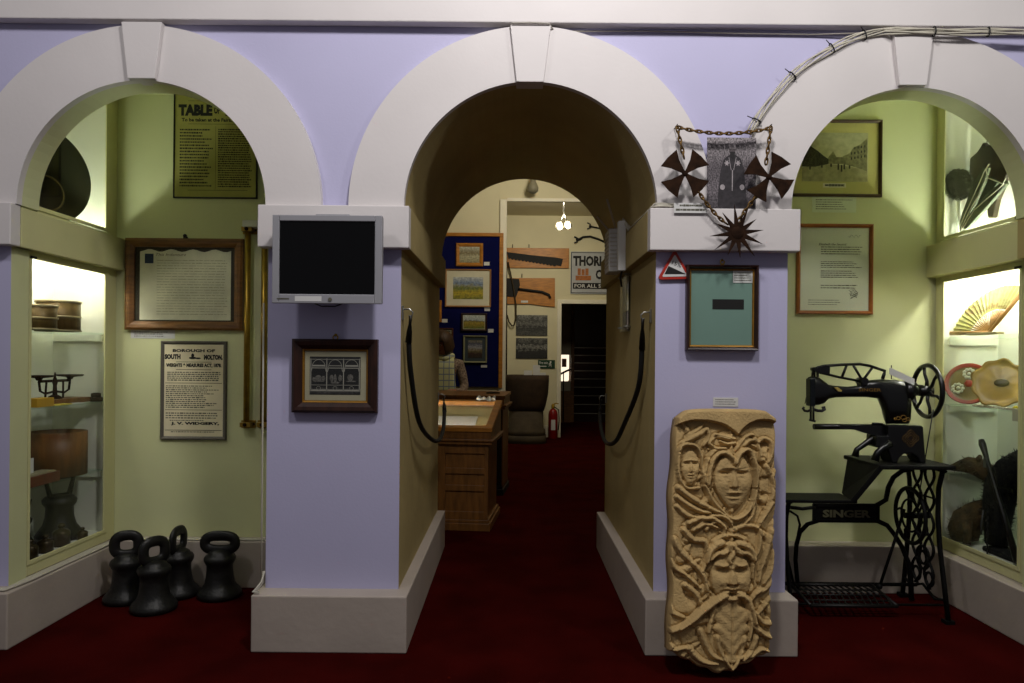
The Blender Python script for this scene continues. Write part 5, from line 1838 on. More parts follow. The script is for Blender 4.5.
    MB().lathe([(.022, 0), (.022, .002), (.001, .0022)], c + M @ Vector((0, 0, .0105)), 6, M=M).build('centre_patch', REDR, root)
    for a in (PI / 2, PI / 2 + 2.1, PI / 2 - 2.1):
        fl = MB()
        for k in range(9):
            b = k * 2 * PI / 9
            q = c + M @ Vector((.058 * math.cos(a) + .024 * math.cos(b), .058 * math.sin(a) + .024 * math.sin(b), .0125))
            fl.ball(q, (.010, .010, .003), 8, 6, M=M)
        fl.ball(c + M @ Vector((.055 * math.cos(a), .055 * math.sin(a), .013)), (.011, .011, .004), 10, 6, M=M)
        fl.build('white_flower', mat('flower_white', (.76, .76, .66), .5, var=.1, scale=80), root)
    YL = mat('mottled_yellow', (.66, .53, .20), .35, var=.2, scale=9, col2=(.50, .42, .18))
    root, c, M = plate_on_edge(3.77, z2 + .130, .128, 0, 'scalloped_dish', 'mottled yellow scalloped dish leaning beside the flowered plate', 'dish', YL, petal=.05)
    MB().ball(c + M @ Vector((.01, 0, .012)), (.035, .022, .006), 12, 8, M=M).build('dark_centre', mat('dish_centre', (.30, .27, .13), .4), root)
    tag(MB().prism([(3.50, z2 + .0006), (3.60, z2 + .0006), (3.57, z2 + .03), (3.53, z2 + .075), (3.50, z2 + .05)], lambda a, b: Vector((xs + .06, a, b)), lambda a, b: Vector((xs + .11, a, b)))
        .build('dark_ornament', BLACKIRON, bevel=.006), 'small dark ornament at right end of the plate shelf', 'ornament')
    tag(MB().ball((xs + .055, 3.585, z2 + .0125), (.013, .013, .012)).build('yellow_bead', mat('bead_yellow', (.80, .74, .12), .4)), 'small bright yellow ball in front of the scalloped dish', 'ball')
    lace = MB()
    rr = random.Random(3)
    for i in range(16):
        y = 3.55 + i * .022
        lace.box(xs + .03 + rr.uniform(0, .012), xs + .085, y, y + .018, z2 + .0006, z2 + .008 + rr.uniform(0, .006))
    lace.box(xs + .027, xs + .03, 3.52, 3.57, z2 - .05, z2 + .008)
    tag(lace.build('lace_strip', mat('lace', (.70, .68, .60), .9), bevel=.003), 'crumpled white lace strip along front edge of the plate shelf', 'lace')

    # bottom: stuffed brown animal with dog-like muzzle, black fur, club and chain
    rr = random.Random(9)
    BR = mat('brown_fur', (.30, .22, .10), .9, col2=(.17, .12, .05), scale=26, bump=.6, bscale=90)
    BK = mat('black_fur', (.018, .017, .015), .9, var=.3, scale=22, bump=.5, bscale=90)
    root = thing('stuffed_animal', 'stuffed brown furry animal sitting upright with raised muzzle facing left, bottom of right cabinet', 'stuffed animal', (xs + .19, 3.95, .3))
    mb = MB()
    furry(mb, [(2.545, 4.03, .315), (2.54, 4.035, .37), (2.55, 4.02, .43), (2.585, 3.985, .48), (2.64, 3.95, .52), (2.665, 3.94, .58)], [.066, .080, .078, .064, .054, .050], rr, length=.028)
    furry(mb, [(2.665, 3.94, .56), (2.67, 3.945, .63), (2.645, 3.965, .69), (2.60, 4.005, .725), (2.56, 4.035, .735), (2.525, 4.06, .722), (2.50, 4.08, .712), (2.487, 4.09, .708)], [.050, .052, .052, .052, .046, .030, .018, .012], rr, length=.02)
    mb.build('body', BR, root)
    for s in (-1, 1):
        MB().ball((2.60 + s * .022, 4.0 + s * .028, .778), (.014, .010, .016)).build('ear', BR, root)
        MB().ball((2.535 + s * .018, 4.05 + s * .022, .752), .0055).build('eye', BLACKP, root)
        MB().tube([(2.535 + s * .03, 3.98 + s * .03, .44), (2.515 + s * .02, 3.97 + s * .04, .37), (2.505 + s * .02, 3.97 + s * .05, .32)], [.026, .020, .019], 10).build('foreleg', BR, root)
    MB().ball((2.482, 4.094, .718), (.010, .008, .008)).build('nose', BLACKP, root)
    root = thing('fur_pelt', 'shaggy black fur hanging behind the stuffed brown animal', 'fur', (xs + .24, 3.68, .3))
    mb = MB()
    X2 = xs + .14
    furry(mb, [(X2, 3.84, .34), (X2, 3.84, .46), (X2, 3.83, .56), (X2, 3.81, .66), (X2, 3.73, .74), (X2, 3.62, .80), (X2, 3.51, .84)], [.055, .065, .075, .078, .085, .080, .05], rr)
    mb.build('pelt', BK, root)
    MB().box(X2 - .07, X2 + .06, 3.50, 3.86, .3005, .33).build('base_fold', BK, root, bevel=.01)
    root = thing('wooden_club', 'long dark wooden club with knob end leaning diagonally behind the furs', 'club', (xs + .12, 3.7, .3))
    MB().tube([(xs + .035, 3.815, .90), (xs + .035, 3.805, .875), (xs + .037, 3.77, .80), (xs + .04, 3.65, .55), (xs + .045, 3.55, .325)], [.013, .018, .011, .013, .017], 12).build('shaft', mat('club_wood', (.05, .04, .035), .4, var=.2), root)
    MB().box(xs + .018, xs + .024, 3.75, 3.772, .76, .81).build('metal_band', mat('dull_steel', (.3, .3, .3), .4, metal=.6), root)
    mb = MB()
    link_chain(mb, [(xs + .035, 3.76, .56), (xs + .035, 3.76, .305)], .018, .0028)
    tag(mb.build('hanging_chain', BLACKIRON), 'thin dark chain hanging in front of the black fur', 'chain')
    tag(MB().tube([(xs + .04, 3.80, .53), (xs + .035, 3.805, .46), (xs + .035, 3.81, .40)], [.003, .006, .004], 8).build('metal_hook', mat('dull_steel', (.3, .3, .3), .4)), 'slim steel bar hanging beside the thin dark chain', 'hook')

    # upper compartment
    zu = 1.9935
    root = thing('fur_hat', 'round dark brown furry hat in upper part of right cabinet', 'hat', (xs + .2, 3.98, zu))
    mb = MB()
    cc = Vector((2.525, 4.085, W(953, 184, 4.085).z))
    for k in range(1):
        mb.ball(cc, (.074, .036, .082), 22, 14)
    for _ in range(1500):
        th, ph = rr.uniform(0, 2 * PI), math.acos(rr.uniform(-1, 1))
        d = Vector((math.sin(ph) * math.cos(th), math.sin(ph) * math.sin(th), math.cos(ph)))
        p = cc + Vector((d.x * .074, d.y * .036, d.z * .082)) * .98
        tip = p + (d + Vector((rr.uniform(-.4, .4), rr.uniform(-.4, .4), -.3))) * .014
        s = d.cross(Vector((.2, .3, .9))).normalized() * .003
        mb.add([p - s, p + s, tip], [(0, 1, 2)])
    mb.build('fur', mat('olive_fur', (.13, .12, .055), .9, var=.3, scale=30), root)
    MB().cyl((cc.x, cc.y, zu), (cc.x, cc.y, cc.z - .04), .008).lathe([(.04, 0), (.04, .006), (.01, .01)], (cc.x, cc.y, zu), 20).build('stand', INNER, root)
    # leather cape / bag hung from above
    LE = mat('old_leather', (.20, .16, .08), .5, var=.3, scale=9, bump=.3, bscale=30)
    root = thing('leather_bag', 'brown leather pouch hanging on a cord in upper part of right cabinet', 'bag', (xs + .18, 3.70, 2.1))
    o1 = [WX(px, py, xs + .19) for px, py in ((973, 172), (974, 158), (981, 152), (985, 146), (987, 142), (990, 146), (996, 143), (1003, 150), (1009, 162), (1012, 172), (1006, 188), (1001, 200), (997, 218), (992, 218), (990, 200), (976, 185))]
    MB().prism([(p.y, p.z) for p in o1], lambda a, b: Vector((xs + .165, a, b)), lambda a, b: Vector((xs + .195, a, b))).build('pouch', LE, root, bevel=.008)
    p = WX(987, 143, xs + .18)
    MB().cyl((xs + .18, p.y, p.z), (xs + .18, p.y, 2.789), .002, 6).build('cord', BLACKP, root)
    # folded grey umbrella-like cloth with cords
    GR = mat('grey_cloth', (.30, .32, .24), .7, var=.25, scale=14, stretch=(1, 1, .2))
    root = thing('folded_bellows', 'folded grey green cloth with pale edging leaning in front of the leather pouch', 'cloth', (xs + .1, 3.8, zu))
    def rib(pts, X0_, X1_, nm, m):
        P = [WX(px, py, X0_) for px, py in pts]
        MB().prism([(q.y, q.z) for q in P], lambda a, b: Vector((X0_, a, b)), lambda a, b: Vector((X1_, a, b))).build(nm, m, root, bevel=.004)
    rib([(956, 230), (959, 222), (972, 184), (983, 168), (988, 168), (984, 182), (976, 200), (962, 232)], xs + .10, xs + .118, 'fold', GR)
    rib([(958, 230), (975, 206), (990, 190), (1004, 180), (1006, 184), (996, 196), (982, 212), (966, 229)], xs + .08, xs + .098, 'fold', GR)
    rib([(965, 224), (976, 198), (985, 180), (990, 176), (998, 182), (988, 196), (974, 214)], xs + .125, xs + .14, 'fold', mat('grey_cloth_dark', (.19, .21, .13), .7))
    for pts in ([(958, 231), (966, 212), (978, 186), (984, 172), (989, 164)], [(961, 231), (974, 210), (990, 196), (1004, 184)], [(960, 231), (972, 206), (982, 190), (986, 178)]):
        MB().tube([WX(px, py, xs + .078) for px, py in pts], .0028, 6).build('edging', CABLE, root)
    mb = MB()
    mb.tube([WX(px, py, xs + .075) for px, py in ((989, 164), (986, 170), (988, 178), (996, 181), (1003, 184), (1006, 178))], .003, 6)
    mb.build('cord', CABLE, root)
    MB().cyl(WX(958, 231, xs + .09), Vector((xs + .09, WX(958, 231, xs + .09).y, zu + .0005)), .006, 8).build('ferrule', BLACKP, root)
    root = thing('feather_plume', 'dark feather tuft at right edge of the upper right cabinet', 'feathers', (xs + .15, 3.5, 2.0))
    mb = MB()
    base = WX(1015, 205, xs + .2)
    base = Vector((xs + .14, 3.52, 2.13))
    for _ in range(90):
        d = Vector((rr.uniform(-.5, .5), rr.uniform(-.3, 1.2), rr.uniform(-.9, 1.3))).normalized()
        L_ = rr.uniform(.03, .075)
        s = d.cross(Vector((1, 0, .2))).normalized() * .005
        mb.add([base, base + d * L_ * .5 - s, base + d * L_, base + d * L_ * .5 + s], [(0, 1, 2, 3)])
    mb.build('feathers', mat('dark_feather', (.10, .10, .07), .8, var=.3), root)
    MB().cyl((base.x, base.y, zu), base, .003, 6).build('quill', BLACKP, root)


right_cabinet_things()


# ------------------------------------------------------------------ rooms beyond the passage
def back_rooms():
    NAVY = mat('navy_felt', (.055, .07, .26), .95, var=.08, spec=.05)
    yb = 8.47
    x0, x1, z0, z1 = -1.55, W(503, 300, yb).x, W(480, 391, yb).z + .04, W(470, 233, yb).z
    root = thing('display_board', 'tall navy felt picture board edged in orange wood on back room wall', 'board', ((x0 + x1) / 2, 8.49, z0))
    MB().box(x0 + .02, x1 - .02, yb - .0, 8.498, z0 + .01, z1 - .02).build('felt_panel', NAVY, root)
    mb = MB()
    mb.box(x0, x1, yb - .02, 8.498, z1 - .04, z1)
    mb.build('top_rail', ORANGE, root, bevel=.003)
    MB().box(x1 - .045, x1, yb - .02, 8.498, z0, z1 - .041).build('side_rail', ORANGE, root, bevel=.003)
    MB().box(x0, x0 + .045, yb - .02, 8.498, z0, z1 - .041).build('side_rail', ORANGE, root, bevel=.003)
    pics = [
        ((456, 243, 483, 266), 'small sketch of figures in wide orange wood frame, top of navy board', ORANGE, .040, [(0, (.55, .52, .38)), (.4, (.70, .68, .55)), (.6, (.5, .45, .3)), (1, (.74, .74, .66))], .0),
        ((445, 269, 491, 307), 'largest watercolour, yellow fields and blue sky in broad cream mount', mat('pale_oak', (.62, .44, .24), .5), .018, [(0, (.45, .45, .12)), (.3, (.70, .62, .12)), (.5, (.42, .46, .2)), (.62, (.55, .55, .45)), (.7, (.45, .52, .62)), (1, (.72, .74, .74))], .075),
        ((461, 313, 487, 331), 'small wide landscape of green and yellow moor in dark frame', DARKWOOD, .022, [(0, (.35, .42, .12)), (.3, (.58, .50, .15)), (.5, (.62, .55, .2)), (.6, (.35, .33, .25)), (.66, (.66, .70, .68)), (1, (.74, .76, .72))], .006),
        ((463, 335.5, 487, 363), 'upright picture of a dark hill under bright cloud in pale green frame', mat('sage_frame', (.50, .50, .38), .5), .022, [(0, (.10, .07, .05)), (.25, (.22, .12, .07)), (.45, (.45, .40, .25)), (.6, (.60, .60, .62)), (.8, (.25, .27, .36)), (1, (.5, .48, .4))], .035),
        ((415, 300, 441.5, 322), 'orange-framed picture at left of navy board beside passage wall', ORANGE, .03, [(0, (.3, .3, .2)), (.5, (.5, .5, .4)), (1, (.6, .6, .6))], .02),
        ((436, 328, 453, 360), 'brown-framed dim picture behind the standing person', mat('mid_frame', (.34, .20, .10), .5), .02, [(0, (.14, .12, .09)), (.5, (.25, .22, .15)), (1, (.3, .28, .22))], .01),
    ]
    for i, (px, lab, fm, fw, stops, mnt) in enumerate(pics):
        r, (a, b, c, d), ys, ye = framed('framed_picture', lab, 'picture', px, yb, .03, fw, fm, group='pictures on the navy board', glass=False)
        if mnt:
            sheet(a, b, c, d, ys, mat('mount_pale', (.80, .78, .68), .8) if i != 3 else mat('mount_slate', (.20, .24, .26), .8), r, 'mount')
            a += mnt; b -= mnt; c += mnt; d -= mnt
        sheet(a, b, c, d, ys - .0015, ramp_mat('painting_%s' % 'abcdef'[i], stops, .22, 6, vscale=13, speck=.45), r, 'painting')
    for px, lab in (((484, 262, 489.5, 265.5), 'tiny white card right of the small orange-framed sketch'), ((484.5, 307.5, 490, 311), 'tiny white card under right corner of largest watercolour'),
                    ((488, 329, 493.5, 332.5), 'tiny white card right of the dark-framed moor landscape'), ((481, 365, 487, 367.5), 'tiny white card beneath the pale green frame'),
                    ((442, 319, 447.5, 322.5), 'tiny white card between orange-framed picture and largest watercolour')):
        a, b, c, d = rect(*px, yb)
        tag(MB().box(a, b, yb - .004, yb - .0005, c, d).build('label_card', CARD), lab, 'label', 'cards on the navy board')

    # spot lamp hanging from the lintel
    p = W(533, 179, 8.35)
    root = thing('spot_lamp', 'unlit grey round spot lamp hanging high above the back room opening', 'lamp', (p.x, 8.35, p.z))
    GL = mat('grey_lamp', (.50, .48, .40), .5)
    MB().cyl((p.x, 8.35, p.z + .38), (p.x, 8.35, p.z), .012, 8).build('stem', GL, root)
    MB().lathe([(.03, .02), (.034, -.03), (.05, -.06), (.065, -.10), (.062, -.14), (.03, -.165), (.002, -.17)], (p.x, 8.35, p.z), 24).build('lamp_head', GL, root)

    # wooden desk display case (nearest)
    def case(name, label, cx, cy, rz, w_, d_, zf, zb_, open_lit, dark):
        root = thing(name, label, 'display case', (cx, cy, 0))
        root.rotation_euler.z = rz
        PW = mat('pine_case', (.43, .28, .12), .4, var=.25, scale=6, stretch=(6, 1, 1), bump=.05)
        FR = mat('black_front', (.05, .035, .03), .5) if dark else PW
        hw = w_ / 2
        B = lambda mb, *a: mb.box(*a)
        mb = MB()
        mb.box(-hw + .03, hw - .03, .03, d_ - .03, .05, zf - .12)
        mb.build('body', FR, root, local=True)
        if dark:
            MB().box(hw - .03, hw - .012, .03, d_ - .03, .05, zf - .12).build('side_panel', PW, root, local=True)
        mb = MB()
        mb.box(-hw, hw, 0, d_, 0, .06).box(-hw + .012, hw - .012, .012, d_ - .012, .06, .085)
        mb.build('plinth', FR if dark else PW, root, bevel=.005, local=True)
        # front frame and three recessed panels with rails
        mb = MB()
        x = -hw + .02
        nP = 3
        pw = (w_ - .04) / nP
        for k in range(nP + 1):
            mb.box(x + k * pw - (.03 if k else 0), x + k * pw + (.07 if k < nP else 0), .012, .035, .085, zf - .12)
        for z in (.085, .30, .43, zf - .19):
            mb.box(-hw + .02, hw - .02, .016, .033, z, z + (.06 if z in (.085,) else .045 if z < zf - .2 else .07))
        mb.build('front_frame', FR, root, bevel=.003, local=True)
        mb = MB()
        mb.box(-hw - .012, hw + .012, -.012, d_ + .012, zf - .12, zf - .095)
        mb.box(-hw - .025, hw + .025, -.025, d_ + .02, zf - .095, zf - .075)
        mb.build('moulding', PW, root, bevel=.006, local=True)
        def top(xa, xb, ya, yb_, lo, hi, nm, m):
            zt = lambda y: zf + (zb_ - zf) * y / d_
            vs = [(x, y, (zt(y) + hi) if t else (lo if lo > .2 else zt(y) + lo)) for x in (xa, xb) for y in (ya, yb_) for t in (0, 1)]
            mb = MB().add(vs, [(0, 1, 3, 2), (4, 6, 7, 5), (0, 4, 5, 1), (2, 3, 7, 6), (0, 2, 6, 4), (1, 5, 7, 3)])
            return mb.build(nm, m, root, local=True, bevel=.002)
        zl = zf - .075
        top(-hw, hw, 0, .022, zl, -.018, 'case_side', PW)
        top(-hw, hw, d_ - .022, d_, zl, -.018, 'case_side', PW)
        top(-hw, -hw + .022, .022, d_ - .022, zl, -.018, 'case_side', PW)
        top(hw - .022, hw, .022, d_ - .022, zl, -.018, 'case_side', PW)
        if open_lit:
            top(-hw - .01, hw + .01, -.01, .045, -.018, .012, 'lid_rail', ORANGE)
            top(-hw - .01, hw + .01, d_ - .035, d_ + .01, -.018, .012, 'lid_rail', ORANGE)
            top(-hw - .01, -hw + .045, .045, d_ - .035, -.018, .012, 'lid_rail', ORANGE)
            top(hw - .045, hw + .01, .045, d_ - .035, -.018, .012, 'lid_rail', ORANGE)
            top(-hw + .04, hw - .04, .04, d_ - .03, -.003, .001, 'glass_top', GLASS)
            MB().box(-hw + .022, hw - .022, .022, d_ - .022, zl, zl + .006).build('lining', mat('case_lining', (.74, .70, .52), .7), root, local=True)
            LIN = mat('case_lining', (.74, .70, .52), .7)
            def plane(xa, xb, ya, yb_, t0, t1, nm, m):
                zz = lambda y: zf - .09 + (zb_ - .03 - zf + .09) * y / d_
                vs = [(x, y, zz(y) + t) for x in (xa, xb) for y in (ya, yb_) for t in (t0, t1)]
                MB().add(vs, [(0, 1, 3, 2), (4, 6, 7, 5), (0, 4, 5, 1), (2, 3, 7, 6), (0, 2, 6, 4), (1, 5, 7, 3)]).build(nm, m, root, local=True)
            plane(-hw + .023, hw - .023, .023, d_ - .023, -.005, 0, 'sloping_lining', LIN)
            plane(-hw + .06, hw - .16, .06, .42, .001, .006, 'white_sheet', CARD)
            def slope(y):
                return zf - .09 + (zb_ - .03 - zf + .09) * y / d_
            MB().lathe([(.035, 0), (.03, .02), (.012, .035), (.002, .04)], (hw - .40, .12, slope(.12) + .0065), 16).build('small_exhibit', mat('dark_exhibit', (.25, .2, .12), .4), root, local=True)
            MB().cyl((-hw + .06, .034, zf - .034), (hw - .06, .034, zf - .034), .007).build('strip_light', emis('strip_glow', (1.0, .95, .80), 130), root, local=True)
        else:
            top(-hw - .01, hw + .01, -.01, d_ + .01, -.018, .012, 'top_board', PW)
        return root
    case('display_case', 'pine desk display case with lit glass top, nearest beyond the passage', -.772, 5.50, -.10, 1.24, .66, .775, .945, True, False)
    case('display_case', 'dark-fronted wooden case with pale edge, behind the lit glass-topped one', -.72, 6.95, -.10, 1.3, .55, .945, .965, False, True)
    # crumpled cloth on the case
    rr = random.Random(4)
    mb = MB()
    n = 14
    vs = []
    for i in range(n):
        for j in range(8):
            vs.append((-.30 + i * .0125, 6.06 + j * .012, .952 + .028 * max(0, math.sin(i * .9) * math.cos(j * .8 + i * .3) + .4) + j * .0015))
    mb.add(vs, [(i * 8 + j, i * 8 + j + 1, (i + 1) * 8 + j + 1, (i + 1) * 8 + j) for i in range(n - 1) for j in range(7)])
    tag(mb.build('cloth', CARD, solid=.004, sub=1), 'crumpled white cloth lying on back edge of the lit display case', 'cloth')
    tag(MB().tube([(-.25, 7.1, .972), (-.20, 7.12, .975), (-.12, 7.16, .972)], [.008, .012, .006], 8).build('pen', BLACKP), 'dark pen lying on the dark-fronted case', 'pen')

    # far wall things
    Yf = 12.2
    def R_(px, y=Yf - .03):
        return rect(*px, y)
    # saw board
    a, b, c, d = R_((506, 248, 569, 268))
    root = thing('tool_board', 'upper orange wooden board displaying a long dark toothed saw, far wall', 'board', ((a + b) / 2, Yf - .015, c), 'tool boards on the far wall')
    MB().box(a, b, Yf - .03, Yf - .002, c, d).build('board', ORANGE, root, bevel=.004)
    f = lambda px, py: (W(px, py, Yf - .04).x, W(px, py, Yf - .04).z)
    pts = [f(507, 252), f(530, 255), f(556, 257.5), f(563, 259), f(561, 266), f(556, 265)]
    lo = [f(556 - i * 1.75, 265.5 - i * .28 + (1.3 if i % 2 else 0)) for i in range(28)]
    MB().prism(pts + lo, lambda u, v: Vector((u, Yf - .045, v)), lambda u, v: Vector((u, Yf - .038, v))).build('saw', INK, root)
    a, b, c, d = R_((505, 278, 555, 306))
    root = thing('tool_board', 'lower orange board holding a broad blade with long handle, far wall', 'board', ((a + b) / 2, Yf - .015, c), 'tool boards on the far wall')
    P = [f(504, 278), f(555, 278), f(555, 307), f(545, 306), f(530, 304), f(504, 304)]
    MB().prism(P, lambda u, v: Vector((u, Yf - .03, v)), lambda u, v: Vector((u, Yf - .002, v))).build('board', ORANGE, root, bevel=.004)
    mb = MB().prism([f(504, 278), f(519, 279), f(520, 285), f(518, 292), f(516, 297), f(504, 296)], lambda u, v: Vector((u, Yf - .045, v)), lambda u, v: Vector((u, Yf - .032, v)))
    mb.tube([W(518, 289, Yf - .05), W(530, 290.5, Yf - .05), (W(542, 292, Yf - .05)), W(549, 295, Yf - .05), W(550, 298, Yf - .05)], .022, 8)
    mb.build('blade_and_handle', INK, root)
    a, b, c, d = R_((521, 300.5, 528, 302.5), Yf - .05)
    MB().box(a, b, Yf - .034, Yf - .031, c, d).build('card', CARD, root)
    for px, py in ((512.5, 248), (529, 248), (522, 277.5)):
        q = W(px, py, Yf - .02)
        tag(MB().tube([(q.x, Yf, q.z + .06), (q.x, Yf - .02, q.z + .06), (q.x, Yf - .022, q.z + .002)], .007, 6).build('picture_hook', GREYINK),
            {512.5: 'left grey hook above the saw board', 529: 'right grey hook above the saw board', 522: 'grey hook above the lower tool board'}[px], 'hook', 'hooks over the tool boards')
    # enamel sign
    a, b, c, d = R_((570.5, 251.5, 622, 294))
    root = thing('enamel_sign', 'white enamel advertising sign with big black letters over the far doorway', 'sign', ((a + b) / 2, Yf - .01, c))
    MB().box(a, b, Yf - .02, Yf - .002, c, d).build('plate', mat('enamel_white', (.66, .67, .68), .35, var=.08, scale=7), root, bevel=.003)
    fn = lambda u, v: Vector((u, Yf - .022, v))
    wd, hz = b - a, d - c
    mb = MB()
    for (u0, u1, v0, v1) in ((.01, .025, .02, .98), (.975, .99, .02, .98), (.01, .99, .965, .98), (.01, .99, .02, .035)):
        mb.add([fn(a + u0 * wd, c + v0 * hz), fn(a + u1 * wd, c + v0 * hz), fn(a + u1 * wd, c + v1 * hz), fn(a + u0 * wd, c + v1 * hz)], [(0, 1, 2, 3)])
    mb.text("THORLEY'S", a + wd * .51, d - hz * .22, wd * .92, hz * .25, fn, .05)
    mb.text('CAKE', a + wd * .69, d - hz * .54, wd * .40, hz * .23, fn, .05)
    mb.build('black_lettering', INK, root)
    MB().box(a + wd * .05, b - wd * .05, Yf - .022, Yf - .0205, c + hz * .12, c + hz * .26).build('black_band', INK, root)
    MB().text('FOR ALL STOCK', a + wd * .5, c + hz * .19, wd * .84, hz * .085, lambda u, v: Vector((u, Yf - .0235, v)), .015).build('white_lettering', CARD, root)
    mb = MB()
    for k in range(3):
        u = a + wd * (.14 + k * .075)
        mb.box(u, u + wd * .06, Yf - .023, Yf - .021, c + hz * .44, c + hz * (.60 - .02 * (k % 2)))
    mb.box(a + wd * .10, a + wd * .40, Yf - .0235, Yf - .021, c + hz * .32, c + hz * .43)
    mb.build('cake_picture', mat('cake_brown', (.62, .36, .14), .5, var=.2, scale=30), root)
    # black spanners above
    for pts, lab in (([(576, 240), (580, 239), (583, 237), (590, 236.5), (598, 239), (607, 243)], 'larger black iron spanner on far wall, over the enamel sign'),
                     ([(589, 226), (593, 227), (598, 228), (606, 231)], 'smaller black iron spanner above the larger one')):
        r0 = .03 if pts[0][0] == 576 else .022
        Q_ = [W(x, y, Yf - .03) for x, y in pts]
        mb = MB().tube(Q_, [r0 * .9, r0 * .7] + [r0 * .6] * (len(pts) - 2), 8)
        e = Q_[0]
        mb.tube([e + Vector((-.03, 0, .055)), e + Vector((.02, 0, .03)), e + Vector((.02, 0, -.03)), e + Vector((-.03, 0, -.05))], r0 * .55, 6)
        tag(mb.build('spanner', BLACKIRON), lab, 'spanner', 'spanners on the far wall')
    # photographs
    for px, lab, st in (((516, 315, 547.5, 335.5), 'upper black and white photograph of a crowd, unframed on far wall', [(0, (.30, .30, .28)), (.4, (.16, .16, .15)), (.6, (.42, .42, .40)), (.7, (.22, .22, .2)), (1, (.5, .5, .48))]),
                        ((516, 338, 547.5, 358.5), 'lower black and white photograph of a wrecked scene, unframed on far wall', [(0, (.08, .08, .08)), (.4, (.12, .12, .12)), (.6, (.5, .5, .48)), (.68, (.10, .10, .10)), (1, (.42, .42, .4))])):
        a, b, c, d = R_(px)
        tag(MB().box(a, b, Yf - .02, Yf - .002, c, d).build('photograph', ramp_mat('wall_photo', st, .45, 7, vscale=18, speck=.7)), lab, 'photograph', 'photographs on the far wall')
    # exit sign
    a, b, c, d = R_((538, 360, 555, 368.5))
    root = thing('exit_sign', 'small green fire exit sign with running figure on far wall', 'sign', ((a + b) / 2, Yf - .01, c))
    MB().box(a, b, Yf - .015, Yf - .002, c, d).build('plate', mat('sign_green', (.04, .22, .13), .5), root)
    fn = lambda u, v: Vector((u, Yf - .0165, v))
    wd, hz = b - a, d - c
    mb = MB().text('Fire exit', a + wd * .33, c + hz * .68, wd * .5, hz * .28, fn, .02)
    mb.box(a + wd * .1, a + wd * .5, Yf - .017, Yf - .0155, c + hz * .2, c + hz * .30)
    mb.build('lettering', CARD, root)
    mb = MB().tube([fn(a + wd * .72, c + hz * .62), fn(a + wd * .70, c + hz * .42), fn(a + wd * .64, c + hz * .18)], .008, 4)
    mb.tube([fn(a + wd * .70, c + hz * .42), fn(a + wd * .78, c + hz * .34), fn(a + wd * .77, c + hz * .15)], .008, 4).tube([fn(a + wd * .62, c + hz * .5), fn(a + wd * .71, c + hz * .6), fn(a + wd * .80, c + hz * .48)], .006, 4)
    mb.ball(fn(a + wd * .74, c + hz * .76), (.016, .002, .016), 10, 6)
    mb.build('running_figure', CARD, root)

    # dark tapering tub on its base
    yc = 11.45
    a = W(504, 374, yc); b = W(549, 374, yc)
    ccx = (a.x + b.x) / 2
    root = thing('stone_font', 'large dark brown tapering tub on stepped block base, against far wall', 'font', (ccx, yc, 0))
    BRN = mat('dark_hewn', (.21, .15, .09), .85, var=.35, scale=5, bump=.5, bscale=25)
    def ring(hx, hy, z, n=32, p=3.2):
        out = []
        for k in range(n):
            t = 2 * PI * k / n
            cx_, sy_ = math.cos(t), math.sin(t)
            out.append((ccx + hx * math.copysign(abs(cx_) ** (2 / p), cx_), yc + hy * math.copysign(abs(sy_) ** (2 / p), sy_), z))
        return out
    def stack(levels, nm, m):
        vs = []
        for (hx, hy, z) in levels:
            vs += ring(hx, hy, z)
        fs = [(i * 32 + k, i * 32 + (k + 1) % 32, (i + 1) * 32 + (k + 1) % 32, (i + 1) * 32 + k) for i in range(len(levels) - 1) for k in range(32)]
        fs += [tuple(range(32)), tuple((len(levels) - 1) * 32 + k for k in range(32))]
        return MB().add(vs, fs, 0, True).build(nm, m, root)
    hw = (b.x - a.x) / 2
    stack([(hw * .78, .24, .50), (hw * .86, .27, .58), (hw * .97, .30, .78), (hw, .31, .98), (hw * 1.0, .31, 1.06), (hw * .9, .27, 1.065), (hw * .86, .25, 1.04)], 'basin', BRN)
    stack([(hw * .86, .28, .12), (hw * .86, .28, .20), (hw * .78, .25, .22), (hw * .76, .24, .499)], 'pedestal', mat('hewn_base', (.27, .23, .17), .85, var=.2, scale=6, bump=.3, bscale=25))
    stack([(hw * .90, .32, 0), (hw * .90, .32, .119)], 'step', mat('hewn_base', (.27, .23, .17)))
    for px, lab in (((533, 363, 540, 373), 'upright folded white card on the dark tub'), ((524, 369, 532, 373.5), 'low white card lying on left of the dark tub'), ((540, 371.5, 552, 374), 'flat white paper hanging over right rim of the dark tub')):
        u0, u1, v0, v1 = rect(*px, yc - .1)
        u1 = min(u1, ccx + hw * .85)
        tag(MB().box(u0, u1, yc - .12, yc - .11 + (.08 if v1 - v0 < .1 else .0), 1.066, 1.066 + (v1 - v0)).build('paper_card', CARD), lab, 'card', 'papers on the dark tub')
    # fire extinguisher
    p = W(553, 437, 11.9)
    root = thing('fire_extinguisher', 'red fire extinguisher standing on floor beside the far doorway', 'fire extinguisher', (p.x, 11.95, 0))
    XE = p.x
    MB().lathe([(.07, 0), (.078, .01), (.078, .40), (.07, .45), (.04, .49), (.025, .50)], (XE, 11.95, 0), 24).build('cylinder', mat('extinguisher_red', (.50, .04, .03), .35), root)
    mb = MB().lathe([(.024, .50), (.03, .52), (.03, .56), (.015, .58)], (XE, 11.95, 0), 16)
    mb.tube([(XE, 11.95, .57), (XE + .05, 11.93, .59), (XE + .09, 11.93, .58)], .010, 6)
    mb.build('valve', mat('yellow_valve', (.65, .52, .10), .4), root)
    MB().tube([(XE + .02, 11.93, .53), (XE + .09, 11.90, .48), (XE + .10, 11.90, .30), (XE + .085, 11.90, .15)], .010, 8).build('hose', BLACKP, root)
    MB().box(XE - .035, XE + .035, 11.869, 11.873, .15, .32).build('label_panel', CARD, root)
